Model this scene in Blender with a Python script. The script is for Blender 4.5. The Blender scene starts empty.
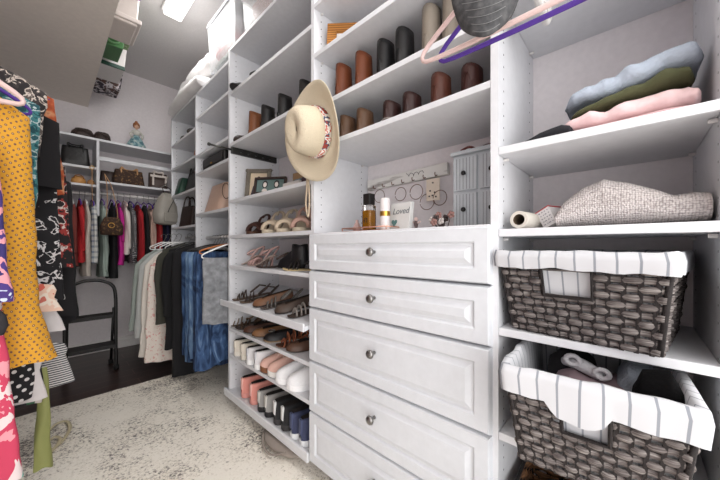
import bpy, bmesh, math, random
from mathutils import Vector, Matrix, noise
C = bpy.context.scene.collection
sc = bpy.context.scene
R = math.radians
PI = math.pi
rnd = random.Random(7)

# ------------------------------------------------------------------ camera
F = 293.0
YAW = R(46.9)
cam = bpy.data.cameras.new('camera')
cam.sensor_width = 36; cam.lens = F/720*36; cam.shift_y = 7/720; cam.clip_start = 0.02
cobj = bpy.data.objects.new('camera', cam); C.objects.link(cobj)
cobj.location = (0, 0, 1.0); cobj.rotation_euler = (R(90), 0, -YAW)
sc.camera = cobj

# ------------------------------------------------------------------ world and light
w = bpy.data.worlds.new('world'); sc.world = w; w.use_nodes = True
w.node_tree.nodes['Background'].inputs[0].default_value = (1, 0.99, 0.98, 1)
w.node_tree.nodes['Background'].inputs[1].default_value = 2.1
def area(name, loc, sx, sy, power, rot=(0,0,0), col=(1, .98, .96)):
    l = bpy.data.lights.new(name, 'AREA'); l.shape = 'RECTANGLE'; l.size = sx; l.size_y = sy
    l.energy = power; l.color = col
    o = bpy.data.objects.new(name, l); C.objects.link(o); o.location = loc; o.rotation_euler = rot
    return o
pl = bpy.data.lights.new('ceiling_lamp_light', 'POINT'); pl.energy = 2; pl.shadow_soft_size = .12; pl.color = (1, .97, .94)
po = bpy.data.objects.new('ceiling_lamp_light', pl); C.objects.link(po); po.location = (.60, 2.22, 2.50)
area('ceiling_lamp_downlight', (.64, 2.26, 2.69), .10, .50, 5)
area('near_fill_light', (.50, .35, 2.68), .25, .6, 9)  # unseen overhead lamp, added to brighten the near end
area('rear_fill_light', (-.30, -1.5, 1.25), 1.5, 2.2, 28, (R(90), 0, R(-18)), (1, .985, .97))  # large fill panel added behind the camera as front light
sc.view_settings.view_transform = 'Standard'; sc.view_settings.look = 'None'
sc.view_settings.gamma = 1; sc.view_settings.use_curve_mapping = False
sc.view_settings.exposure = 0.15

# ------------------------------------------------------------------ surveying helpers (pixel ray -> point on a real plane)
def _ray(u, v):
    a = (u-360)/F; b = (247-v)/F; s, c = math.sin(YAW), math.cos(YAW)
    return s+a*c, c-a*s, b
def onX(u, v, X):
    r = _ray(u, v); t = X/r[0]; return r[1]*t, 1+r[2]*t      # (Y, z)
def onY(u, v, Y):
    r = _ray(u, v); t = Y/r[1]; return r[0]*t, 1+r[2]*t      # (X, z)
def onZ(u, v, Z):
    r = _ray(u, v); t = (Z-1)/r[2]; return r[0]*t, r[1]*t    # (X, Y)

# ------------------------------------------------------------------ materials
MATS = {}
def srgb(c):
    return tuple(((x/255)/12.92 if x/255 <= .04045 else ((x/255+.055)/1.055)**2.4) for x in c) + (1,)
def mat(name, col, rough=.6, metal=0, bump=0, bscale=40, alpha=1, trans=0, spec=.5, sheen=0):
    if name in MATS: return MATS[name]
    m = bpy.data.materials.new(name); m.use_nodes = True; nt = m.node_tree
    b = nt.nodes['Principled BSDF']
    b.inputs['Base Color'].default_value = srgb(col); b.inputs['Roughness'].default_value = rough
    b.inputs['Metallic'].default_value = metal; b.inputs['Specular IOR Level'].default_value = spec
    if sheen: b.inputs['Sheen Weight'].default_value = sheen
    if trans: b.inputs['Transmission Weight'].default_value = trans
    if alpha < 1: b.inputs['Alpha'].default_value = alpha
    n = nt.nodes.new('ShaderNodeTexNoise'); tc = nt.nodes.new('ShaderNodeTexCoord')
    nt.links.new(tc.outputs['Object'], n.inputs['Vector']); n.inputs['Scale'].default_value = bscale
    n.inputs['Detail'].default_value = 4
    if bump:
        bp = nt.nodes.new('ShaderNodeBump'); bp.inputs['Strength'].default_value = bump; bp.inputs['Distance'].default_value = .01
        nt.links.new(n.outputs['Fac'], bp.inputs['Height']); nt.links.new(bp.outputs[0], b.inputs['Normal'])
    mx = nt.nodes.new('ShaderNodeMix'); mx.data_type = 'RGBA'
    mx.inputs[6].default_value = srgb(col); mx.inputs[7].default_value = tuple(x*.86 for x in srgb(col)[:3])+(1,)
    nt.links.new(n.outputs['Fac'], mx.inputs[0]); nt.links.new(mx.outputs[2], b.inputs['Base Color'])
    MATS[name] = m; return m
def node_mat(name, rough=.8):
    m = bpy.data.materials.new(name); m.use_nodes = True
    b = m.node_tree.nodes['Principled BSDF']; b.inputs['Roughness'].default_value = rough
    MATS[name] = m; return m, m.node_tree, b
def ramp(nt, src, stops, const=True):
    r = nt.nodes.new('ShaderNodeValToRGB'); cr = r.color_ramp
    if const: cr.interpolation = 'CONSTANT'
    cr.elements[0].position = stops[0][0]; cr.elements[0].color = srgb(stops[0][1])
    cr.elements[1].position = stops[1][0]; cr.elements[1].color = srgb(stops[1][1])
    for p, c in stops[2:]:
        e = cr.elements.new(p); e.color = srgb(c)
    nt.links.new(src, r.inputs[0]); return r.outputs[0]
def blotch(name, stops, scale=12, detail=2, const=True, stretch=(1,1,1), dist=0, rough=.85):
    if name in MATS: return MATS[name]
    m, nt, b = node_mat(name, rough)
    tc = nt.nodes.new('ShaderNodeTexCoord'); mp = nt.nodes.new('ShaderNodeMapping'); mp.inputs['Scale'].default_value = stretch
    n = nt.nodes.new('ShaderNodeTexNoise'); n.inputs['Scale'].default_value = scale; n.inputs['Detail'].default_value = detail
    n.inputs['Distortion'].default_value = dist
    nt.links.new(tc.outputs['Object'], mp.inputs[0]); nt.links.new(mp.outputs[0], n.inputs['Vector'])
    nt.links.new(ramp(nt, n.outputs['Fac'], stops, const), b.inputs['Base Color'])
    return m
def dots(name, base, dot, scale=60, size=.25, dot2=None, rough=.85, stretch=(1,.1,1), rand=.15):
    m, nt, b = node_mat(name, rough)
    tc = nt.nodes.new('ShaderNodeTexCoord'); mp = nt.nodes.new('ShaderNodeMapping'); mp.inputs['Scale'].default_value = stretch
    mp.inputs['Rotation'].default_value = (0, R(35), 0)
    v = nt.nodes.new('ShaderNodeTexVoronoi'); v.inputs['Scale'].default_value = scale; v.inputs['Randomness'].default_value = rand
    nt.links.new(tc.outputs['Object'], mp.inputs[0]); nt.links.new(mp.outputs[0], v.inputs['Vector'])
    st = [(0, dot), (size, base)] if not dot2 else [(0, dot2), (size*.45, dot), (size, base)]
    nt.links.new(ramp(nt, v.outputs['Distance'], st), b.inputs['Base Color'])
    return m
def stripes(name, base, line, period=.03, width=.2, axis=0, uv=False, rough=.85, plaid=None):
    m, nt, b = node_mat(name, rough)
    tc = nt.nodes.new('ShaderNodeTexCoord'); sp = nt.nodes.new('ShaderNodeSeparateXYZ')
    nt.links.new(tc.outputs['UV' if uv else 'Object'], sp.inputs[0])
    def band(ax, per, wd):
        a = nt.nodes.new('ShaderNodeMath'); a.operation = 'DIVIDE'; a.inputs[1].default_value = per
        nt.links.new(sp.outputs[ax], a.inputs[0])
        f = nt.nodes.new('ShaderNodeMath'); f.operation = 'FRACT'; nt.links.new(a.outputs[0], f.inputs[0])
        l = nt.nodes.new('ShaderNodeMath'); l.operation = 'LESS_THAN'; l.inputs[1].default_value = wd
        nt.links.new(f.outputs[0], l.inputs[0]); return l.outputs[0]
    f = band(axis, period, width)
    if plaid is not None:
        g = band(2, period, width); ad = nt.nodes.new('ShaderNodeMath'); ad.operation = 'ADD'
        nt.links.new(f, ad.inputs[0]); nt.links.new(g, ad.inputs[1])
        h = nt.nodes.new('ShaderNodeMath'); h.operation = 'MULTIPLY'; h.inputs[1].default_value = .45
        nt.links.new(ad.outputs[0], h.inputs[0]); f = h.outputs[0]
    mx = nt.nodes.new('ShaderNodeMix'); mx.data_type = 'RGBA'
    mx.inputs[6].default_value = srgb(base); mx.inputs[7].default_value = srgb(line)
    nt.links.new(f, mx.inputs[0]); nt.links.new(mx.outputs[2], b.inputs['Base Color'])
    return m

WHITE = mat('white_melamine', (222, 223, 227), .42)
DRAWER = mat('white_thermofoil', (216, 219, 224), .38)
HOLE = mat('pin_hole_dark', (60, 58, 58), .9)
CREAMSHELF = WHITE
WALL = mat('wall_paint', (235, 229, 231), .9, bump=.08, bscale=60)
CEIL = mat('ceiling_paint', (222, 220, 220), .95, bump=.2, bscale=90)
BASEB = mat('baseboard_paint', (235, 232, 230), .5)
CHROME = mat('brushed_nickel', (140, 138, 136), .28, 1)
ROD = mat('white_rod_metal', (225, 222, 220), .35)
BLACKM = mat('black_metal', (22, 20, 20), .4)
BLACKP = mat('black_leather', (20, 19, 20), .45, bump=.2, bscale=60)
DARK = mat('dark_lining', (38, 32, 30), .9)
PURPLE = mat('purple_velvet', (84, 52, 150), .8)
PURPLE2 = mat('lilac_velvet', (140, 112, 178), .8)
BLUSH = mat('blush_velvet', (226, 198, 194), .7)
WPL = mat('white_plastic', (238, 238, 238), .35)
STRAW = mat('straw', (216, 203, 178), .8, bump=.5, bscale=220)
GLASS = mat('clear_glass', (250, 250, 250), .05, trans=1)
GOLD = mat('gold_metal', (205, 160, 80), .3, 1)

# ------------------------------------------------------------------ mesh helpers
class MB:
    def __init__(s): s.v = []; s.f = []; s.m = []; s.uv = {}; s.mats = []
    def mi(s, m):
        if m is None: m = s.mats[0] if s.mats else WHITE
        if m not in s.mats: s.mats.append(m)
        return s.mats.index(m)
    def add(s, vs, fs, m=None):
        o = len(s.v); s.v += [tuple(x) for x in vs]; k = s.mi(m)
        for f in fs: s.f.append([o+i for i in f]); s.m.append(k)
    def box(s, a, b, m=None, bev=0):
        x0, x1 = sorted((a[0], b[0])); y0, y1 = sorted((a[1], b[1])); z0, z1 = sorted((a[2], b[2]))
        vs = [(x, y, z) for x in (x0, x1) for y in (y0, y1) for z in (z0, z1)]
        s.add(vs, [(0,1,3,2), (4,6,7,5), (0,4,5,1), (2,3,7,6), (0,2,6,4), (1,5,7,3)], m)
    def tube(s, pts, r, m=None, n=8, caps=True, closed=False, flat=1.0):
        pts = [Vector(p) for p in pts]; N = len(pts); rings = []
        rs = r if isinstance(r, (list, tuple)) else [r]*N
        up = None
        for i, p in enumerate(pts):
            if closed: d = pts[(i+1) % N]-pts[i-1]
            else: d = pts[min(i+1, N-1)]-pts[max(i-1, 0)]
            if d.length < 1e-9: d = Vector((0, 0, 1))
            d.normalize()
            if up is None:
                up = Vector((0, 0, 1)) if abs(d.z) < .9 else Vector((1, 0, 0))
            a = d.cross(up)
            if a.length < 1e-6: a = d.cross(Vector((0, 1, .1)))
            a.normalize(); b = a.cross(d).normalized(); up = b
            rings.append([p + a*math.cos(2*PI*k/n)*rs[i] + b*math.sin(2*PI*k/n)*rs[i]*flat for k in range(n)])
        s.rings(rings, m, caps=caps, closed=closed)
    def rings(s, rings, m=None, caps=True, closed=False, loop=True):
        n = len(rings[0]); vs = [p for r in rings for p in r]; fs = []
        N = len(rings)
        for i in range(N if closed else N-1):
            j = (i+1) % N
            for k in range(n if loop else n-1):
                l = (k+1) % n
                fs.append((i*n+k, i*n+l, j*n+l, j*n+k))
        if caps and not closed and loop:
            fs.append(tuple(range(n-1, -1, -1))); fs.append(tuple((N-1)*n+k for k in range(n)))
        s.add(vs, fs, m)
    def lathe(s, prof, c=(0,0,0), m=None, n=20, ax='z', sx=1, sy=1):
        rings = []
        for r, h in prof:
            ring = []
            for k in range(n):
                a = 2*PI*k/n; p = (r*math.cos(a)*sx, r*math.sin(a)*sy, h)
                if ax == 'x': p = (h, p[0], p[1])
                if ax == 'y': p = (p[0], h, p[1])
                ring.append((c[0]+p[0], c[1]+p[1], c[2]+p[2]))
            rings.append(ring)
        s.rings(rings, m)
    def cyl(s, a, b, r, m=None, n=14): s.tube([a, b], r, m, n)
    def build(s, name, m=None, parent=None, smooth=False, bevel=0, sub=0, loc=None, solid=0):
        me = bpy.data.meshes.new(name); me.from_pydata([tuple(x) for x in s.v], [], s.f)
        if m is not None and s.mats == [WHITE] and m is not WHITE: s.mats = [m]
        if not s.mats: s.mats = [m or WHITE]
        for x in s.mats: me.materials.append(x)
        for p, k in zip(me.polygons, s.m): p.material_index = k
        bm = bmesh.new(); bm.from_mesh(me)
        bmesh.ops.recalc_face_normals(bm, faces=bm.faces); bm.to_mesh(me); bm.free()
        for p in me.polygons: p.use_smooth = smooth
        o = bpy.data.objects.new(name, me); C.objects.link(o)
        if parent is not None: o.parent = parent
        if loc: o.location = loc
        if solid:
            q = o.modifiers.new('solid', 'SOLIDIFY'); q.thickness = solid; q.offset = 0
        if bevel:
            q = o.modifiers.new('bevel', 'BEVEL'); q.width = bevel; q.segments = 2; q.limit_method = 'ANGLE'
        if sub:
            q = o.modifiers.new('sub', 'SUBSURF'); q.levels = sub; q.render_levels = sub
        return o
def new(m): b = MB(); b.mi(m); return b
def thing(name, label, cat, loc=(0,0,0), rot=(0,0,0), group=None):
    o = bpy.data.objects.new(name, None); C.objects.link(o); o.empty_display_size = .05
    o.location = loc; o.rotation_euler = rot; o['label'] = label; o['category'] = cat
    if group: o['group'] = group
    return o
def tag(o, label, cat, group=None):
    o['label'] = label; o['category'] = cat
    if group: o['group'] = group
    return o
def struct(b, name, m=None, **k):
    o = b.build(name, m, **k); o['kind'] = 'structure'; return o
def arc(c, r, a0, a1, n, plane='xz'):
    out = []
    for i in range(n+1):
        a = a0+(a1-a0)*i/n; p, q = r*math.cos(a), r*math.sin(a)
        out.append((c[0]+p, c[1], c[2]+q) if plane == 'xz' else (c[0], c[1]+p, c[2]+q) if plane == 'yz' else (c[0]+p, c[1]+q, c[2]))
    return out
def rough_up(o, amt, scale=12, seed=0):
    for v in o.data.vertices:
        n = noise.noise_vector(v.co*scale+Vector((seed*3.1, seed*1.7, seed)))
        v.co += n*amt

# ================================================================== THE SETTING
XF = .78; XW = 1.13; YB = 3.74; ZC = 2.76; XL = -.78
# floor: dark planks
m, nt, b = node_mat('dark_hardwood', .32)
tc = nt.nodes.new('ShaderNodeTexCoord'); br = nt.nodes.new('ShaderNodeTexBrick'); br.inputs['Scale'].default_value = 1
br.inputs['Brick Width'].default_value = .95; br.inputs['Row Height'].default_value = .12; br.inputs['Mortar Size'].default_value = .003
br.inputs['Color1'].default_value = srgb((62, 40, 34)); br.inputs['Color2'].default_value = srgb((42, 27, 24)); br.inputs['Mortar'].default_value = srgb((104, 84, 76))
nt.links.new(tc.outputs['Object'], br.inputs['Vector'])
n = nt.nodes.new('ShaderNodeTexNoise'); mp = nt.nodes.new('ShaderNodeMapping'); mp.inputs['Scale'].default_value = (2, 30, 1)
nt.links.new(tc.outputs['Object'], mp.inputs[0]); nt.links.new(mp.outputs[0], n.inputs['Vector']); n.inputs['Scale'].default_value = 3; n.inputs['Detail'].default_value = 6
mx = nt.nodes.new('ShaderNodeMix'); mx.data_type = 'RGBA'; mx.blend_type = 'MULTIPLY'; mx.inputs[0].default_value = .6
nt.links.new(br.outputs['Color'], mx.inputs[6]); nt.links.new(n.outputs['Fac'], mx.inputs[7]); nt.links.new(mx.outputs[2], b.inputs['Base Color'])
fb = new(m); fb.box((XL, -1.6, -.06), (XW+.02, YB+.02, 0)); struct(fb, 'floor')
c = new(CEIL); c.box((XL-.02, -.25, ZC), (XW+.02, YB+.02, ZC+.05)); struct(c, 'ceiling')
c = new(WALL); c.box((XW, -1.6, 0), (XW+.08, YB+.08, ZC)); struct(c, 'wall_right')
c = new(WALL); c.box((XL, YB, 0), (XW, YB+.08, ZC)); struct(c, 'wall_back')
c = new(WALL); c.box((XL-.08, -.25, 0), (XL, YB+.08, ZC)); struct(c, 'wall_left')
c = new(mat('ledge_paint', (240, 231, 222), .9)); c.box((XL+.001, -.25, 2.31), (.262, YB-.001, 2.36)); struct(c, 'trim_1')
def baseboard(name, a, b2, prof_dir):
    c = new(BASEB); c.box(a, b2)
    c2 = ((a[0]+prof_dir[0]*.006, a[1]+prof_dir[1]*.006, a[2]), )
    o = struct(c, name, bevel=.004); return o
c = new(BASEB); c.box((XL+.001, YB-.016, .001), (XW-.017, YB-.0005, .105)); c.box((XL+.001, YB-.024, .001), (XW-.017, YB-.016, .075)); struct(c, 'baseboard_back', bevel=.003)
c = new(BASEB); c.box((XW-.016, -1.5, .001), (XW-.0005, YB-.03, .105)); struct(c, 'baseboard_right', bevel=.004)
c = new(BASEB); c.box((XL+.0005, -.2, .001), (XL+.016, YB-.03, .105)); struct(c, 'baseboard_left', bevel=.004)

# ceiling lamp fixture
t = thing('ceiling_lamp', 'white rectangular ceiling lamp fixture above the far end of the closet', 'ceiling lamp', (.64, 2.27, ZC))
c = new(WPL); c.box((-.07, -.27, -.022), (.07, .26, -.0005)); c.build('lamp_base', parent=t, bevel=.005)
em, nt, b = node_mat('lamp_diffuser', .4); b.inputs['Base Color'].default_value = (1,1,1,1); b.inputs['Emission Color'].default_value = (1, .98, .95, 1); b.inputs['Emission Strength'].default_value = 1.4
c = new(em); c.box((-.06, -.26, -.055), (.06, .25, -.0225)); c.build('lamp_diffuser', parent=t, bevel=.012)
t = thing('ceiling_lamp', 'added unseen white square ceiling lamp fixture above the drawer tower', 'ceiling lamp', (.50, .35, ZC))  # out of view, added to house the near fill light
c = new(WPL); c.box((-.16, -.33, -.025), (.16, .33, -.0005)); c.build('lamp_base', parent=t, bevel=.005)
c = new(em); c.box((-.145, -.315, -.06), (.145, .315, -.0255)); c.build('lamp_diffuser', parent=t, bevel=.012)

# rug
m, nt, b = node_mat('rug_pile', .95)
tc = nt.nodes.new('ShaderNodeTexCoord')
def nz(scale, det, dist=0, rough=.6):
    n = nt.nodes.new('ShaderNodeTexNoise'); n.inputs['Scale'].default_value = scale; n.inputs['Detail'].default_value = det
    n.inputs['Roughness'].default_value = rough; n.inputs['Distortion'].default_value = dist
    nt.links.new(tc.outputs['Object'], n.inputs['Vector']); return n.outputs['Fac']
big = nz(2.6, 3, .5); mid = nz(16, 4, 1.2, .7); fine = nz(75, 3, .3, .75)
def mth(op, a, b2):
    q = nt.nodes.new('ShaderNodeMath'); q.operation = op
    for i, x in enumerate((a, b2)):
        if isinstance(x, (int, float)): q.inputs[i].default_value = x
        else: nt.links.new(x, q.inputs[i])
    return q.outputs[0]
fac = mth('ADD', mth('ADD', mth('MULTIPLY', big, .58), mth('MULTIPLY', mid, .40)), mth('MULTIPLY', fine, .93))
col = ramp(nt, fac, [(0, (88, 84, 82)), (.765, (112, 107, 103)), (.84, (194, 186, 175)), (.90, (232, 225, 212)), (1.0, (246, 240, 229))], False)
nt.links.new(col, b.inputs['Base Color'])
bp = nt.nodes.new('ShaderNodeBump'); bp.inputs['Strength'].default_value = .8; bp.inputs['Distance'].default_value = .008
nt.links.new(fine, bp.inputs['Height']); nt.links.new(bp.outputs[0], b.inputs['Normal'])
RUGM = m
c = new(RUGM); nx, ny = 60, 130; x0, x1, y0, y1 = -.60, 1.10, -1.2, 2.645
vs = []
for j in range(ny+1):
    for i in range(nx+1):
        x = x0+(x1-x0)*i/nx; y = y0+(y1-y0)*j/ny
        e = min(i, nx-i, j, ny-j)
        z = .0125 + .0025*noise.noise(Vector((x*25, y*25, 0))) if e > 0 else .001
        vs.append((x + .004*noise.noise(Vector((y*9, 1, x))), y + (.005*noise.noise(Vector((x*20, 3, 0))) if j == ny else 0), z))
c.add(vs, [(j*(nx+1)+i, j*(nx+1)+i+1, (j+1)*(nx+1)+i+1, (j+1)*(nx+1)+i) for j in range(ny) for i in range(nx)])
rug = c.build('area_rug', smooth=True); tag(rug, 'distressed cream and grey shag area rug on the dark wood floor', 'rug')

# ================================================================== CLOSET SYSTEM
def side_panel(parent, y0, z0, z1, x0=XF, x1=XW-.001, holes=True, t_=.019, hz=None):
    c = new(WHITE); c.box((x0, y0, z0), (x1, y0+t_, z1))
    if holes:
        for X in (x0+.04, x1-.05):
            z = z0+.08
            while z < z1-.05:
                for yy in (y0-.0004, y0+t_+.0004):
                    n = 6; ring = [(X+.0028*math.cos(2*PI*k/n), yy, z+.0028*math.sin(2*PI*k/n)) for k in range(n)]
                    c.add(ring, [tuple(range(n))], HOLE)
                z += .032
    return c.build('side_panel', parent=parent)
def shelf(parent, y0, y1, z, x0=XF, x1=XW-.001, th=.019, pins=True, name='shelf'):
    c = new(WHITE); c.box((x0, y0, z-th), (x1, y1, z)); o = c.build(name, parent=parent, bevel=.0015)
    if pins:
        for X in (x0+.04, x1-.05):
            for yy in (y0+.006, y1-.006):
                c = new(ROD); c.cyl((X, yy-.006, z-th-.006), (X, yy+.006, z-th-.006), .004, n=8); c.build('shelf_pin', parent=o)
    return o
# right tower
t = thing('shelf_tower', 'white open shelf tower holding the sweaters and woven baskets', 'shelving', (0, 0, 0))
side_panel(t, -.129, .08, 2.3); side_panel(t, .2505, .08, 2.3, x0=XF-.001)
for z in (.10, .533, .796, 1.045, 1.252, 1.656, 2.0, 2.24): shelf(t, -.1095, .250, z)
for X in ():
    pass
# drawer tower
t = thing('drawer_tower', 'white closet tower with five raised panel drawers below open shelves', 'drawer cabinet', (0, 0, 0))
side_panel(t, 1.000, .08, 2.3)
shelf(t, .270, .9995, 1.058, x0=.766, th=.022, pins=False, name='counter_shelf')
for z in (1.430, 1.602, 1.826, 2.04, 2.25): shelf(t, .270, .9995, z)
c = new(WHITE); c.box((.80, .270, .08), (.815, .9995, 1.03)); c.build('drawer_carcass_front', parent=t)
zs = [1.034, .902, .744, .519, .304, .088]
def drawer(y0, y1, z0, z1):
    g = .0015; y0 += g; y1 -= g; z0 += g; z1 -= g
    prof = [(0, 0), (.003, -.019+.004), (.006, -.019), (.040, -.019), (.046, -.013), (.052, -.013), (.066, -.019), ]
    rings = []
    for ins, x in prof:
        rings.append([(XF-.0002+x if ins else XF-.0002, y0+ins, z0+ins), (XF-.0002+x if ins else XF-.0002, y1-ins, z0+ins), (XF-.0002+x if ins else XF-.0002, y1-ins, z1-ins), (XF-.0002+x if ins else XF-.0002, y0+ins, z1-ins)])
    c = new(DRAWER); c.rings(rings); 
    c.box((XF, y0+.03, z0+.01), (XF+.018, y1-.03, z1-.01))
    return c
for i in range(5):
    z1, z0 = zs[i], zs[i+1]
    if i == 0: z1 = 1.0575-.001
    o = drawer(.2705-.008, 1.0135, z0, z1).build('drawer', parent=t)
    k = new(CHROME); yc = .6445; zc = (z0+z1)/2 + (.004 if i < 2 else .01)
    k.lathe([(.006, .762), (.006, .757), (.0045, .750), (.006, .745), (.013, .741), (.0155, .736), (.013, .730), (.006, .727), (.0001, .7265)], (0, yc, zc), ax='x', n=20)
    k.build('knob', parent=o, smooth=True)
# shoe shelf unit
t = thing('shoe_shelf_unit', 'white wall hung shelf unit full of shoes between drawers and hanging jeans', 'shelving', (0, 0, 0))
side_panel(t, 1.845, .08, 2.24)
for z, x0 in ((2.243, XF), (1.964, XF), (1.645, XF), (1.292, XF), (1.073, XF), (.885, XF), (.50, XF-.005), (.335, XF-.005)):
    shelf(t, 1.0195, 1.8445, z, x0=x0)
SL = R(11)
c = new(WHITE); zr_ = .660+math.tan(SL)*.375
c.add([(.745, y_, .641) for y_ in (1.0195, 1.8445)]+[(.745, y_, .660) for y_ in (1.0195, 1.8445)]+[(1.12, y_, zr_-.019) for y_ in (1.0195, 1.8445)]+[(1.12, y_, zr_) for y_ in (1.0195, 1.8445)], [(0,1,3,2), (4,6,7,5), (0,4,5,1), (2,3,7,6), (0,2,6,4), (1,5,7,3)])
o = c.build('slanted_shelf', parent=t)
c = new(WHITE); c.box((.735, 1.015, .640), (.7448, 1.88, .676)); c.build('shoe_fence', parent=o, bevel=.004)
o = shelf(t, 1.0195, 1.8445, .112, x0=.77, th=.03)
c = new(WHITE); c.box((.755, 1.015, .078), (.7698, 1.875, .122)); c.build('front_fascia', parent=o, bevel=.004)
# section 3
t = thing('shelf_tower', 'white shelf tower with blush bag above the hanging jeans', 'shelving', (0, 0, 0))
side_panel(t, 2.450, .98, 2.178)
for z in (2.178, 1.985, 1.70, 1.562, 1.253): shelf(t, 1.8645, 2.4495, z)
c = new(ROD); c.cyl((.86, 1.8645, 1.07), (.86, 2.4495, 1.07), .012); c.build('closet_rod', parent=t, smooth=True)
# section 4
t = thing('shelf_tower', 'white corner shelf tower with the black and green bag', 'shelving', (0, 0, 0))
side_panel(t, 3.09, 1.0, 2.178)
for z in (2.178, 1.924, 1.71, 1.463, 1.175): shelf(t, 2.4695, 3.0895, z)
c = new(ROD); c.cyl((.90, 2.4695, 1.09), (.90, 3.0895, 1.09), .012); c.build('closet_rod', parent=t, smooth=True)
# back wall unit
YF = 3.38
t = thing('back_shelf_unit', 'white shelves and hanging rods along the back wall under two bags', 'shelving', (0, 0, 0))
c = new(WHITE); c.box((-.70, YF, 1.918), (1.12, YB-.001, 1.937)); c.build('top_shelf', parent=t, bevel=.0015)
c = new(WHITE); c.box((.292, YF+.001, 1.27), (.311, YB-.001, 1.917)); c.build('side_panel', parent=t)
c = new(WHITE); c.box((-.70, YF+.02, 1.27), (-.681, YB-.001, 1.917)); c.build('side_panel', parent=t)
for z in (1.685, 1.535):
    c = new(WHITE); c.box((-.68, YF+.002, z-.019), (.291, YB-.001, z)); c.build('shelf', parent=t, bevel=.0015)
c = new(WHITE); c.box((.312, YF+.002, 1.556), (1.08, YB-.001, 1.575)); c.build('shelf', parent=t, bevel=.0015)
c = new(WHITE); c.box((.312, YF+.06, 1.765), (1.08, YF+.075, 1.80)); c.build('rail', parent=t, bevel=.0015)
for a, b2, z in ((-.68, .2915, 1.462), (.3115, 1.08, 1.478)):
    c = new(ROD); c.cyl((a, YF+.10, z), (b2, YF+.10, z), .013); c.build('closet_rod', parent=t, smooth=True)
# left rod
t = thing('closet_rod', 'long closet rod on the left carrying the dresses', 'closet rod', (-.27, 0, 1.70))
c = new(ROD); c.cyl((0, -.6, 0), (0, 3.32, 0), .014); c.build('rod', parent=t, smooth=True)
for y in (-.3, 1.4, 3.1):
    c = new(ROD); c.box((-.51, y-.01, -.012), (.0, y+.01, .0)); c.build('rod_bracket', parent=t)

# ================================================================== BUILDERS
def tube_path(pts, n=6):
    """Catmull-Rom through points"""
    P = [Vector(p) for p in pts]; P = [P[0]*2-P[1]]+P+[P[-1]*2-P[-2]]; out = []
    for i in range(1, len(P)-2):
        for k in range(n):
            t_ = k/n; a, b2, c_, d = P[i-1], P[i], P[i+1], P[i+2]
            out.append(.5*((2*b2)+(-a+c_)*t_+(2*a-5*b2+4*c_-d)*t_*t_+(-a+3*b2-3*c_+d)*t_**3))
    out.append(P[-2]); return out

def hanger(label, loc, rot=0, m=PURPLE, half=.205, group=None, r=.0045, hookz=.06, drop=.10):
    """origin at rod centre; the hook curls over the rod; width along local x"""
    t = thing('clothes_hanger', label, 'hanger', loc, (0, 0, rot), group)
    c = new(CHROME); c.tube(tube_path([(-.014, 0, -.012), (-.018, 0, .006), (0, 0, .0195), (.018, 0, .006), (.010, 0, -.022), (0, 0, -.04), (0, 0, -hookz)], 4), .0018, n=6)
    c.build('hook', parent=t, smooth=True)
    c = new(m); z = -hookz
    pts = [(-half, 0, z-drop+.006), (-half*.8, 0, z-drop*.72), (-half*.35, 0, z-drop*.25), (0, 0, z), (half*.35, 0, z-drop*.25), (half*.8, 0, z-drop*.72), (half, 0, z-drop+.006), (half*.98, 0, z-drop-.012), (half*.9, 0, z-drop-.018), (0, 0, z-drop-.020), (-half*.9, 0, z-drop-.018), (-half*.98, 0, z-drop-.012)]
    c.tube([Vector(p) for p in pts], r, n=8, closed=True); c.build('hanger_frame', parent=t, smooth=True, sub=1)
    return t

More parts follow.
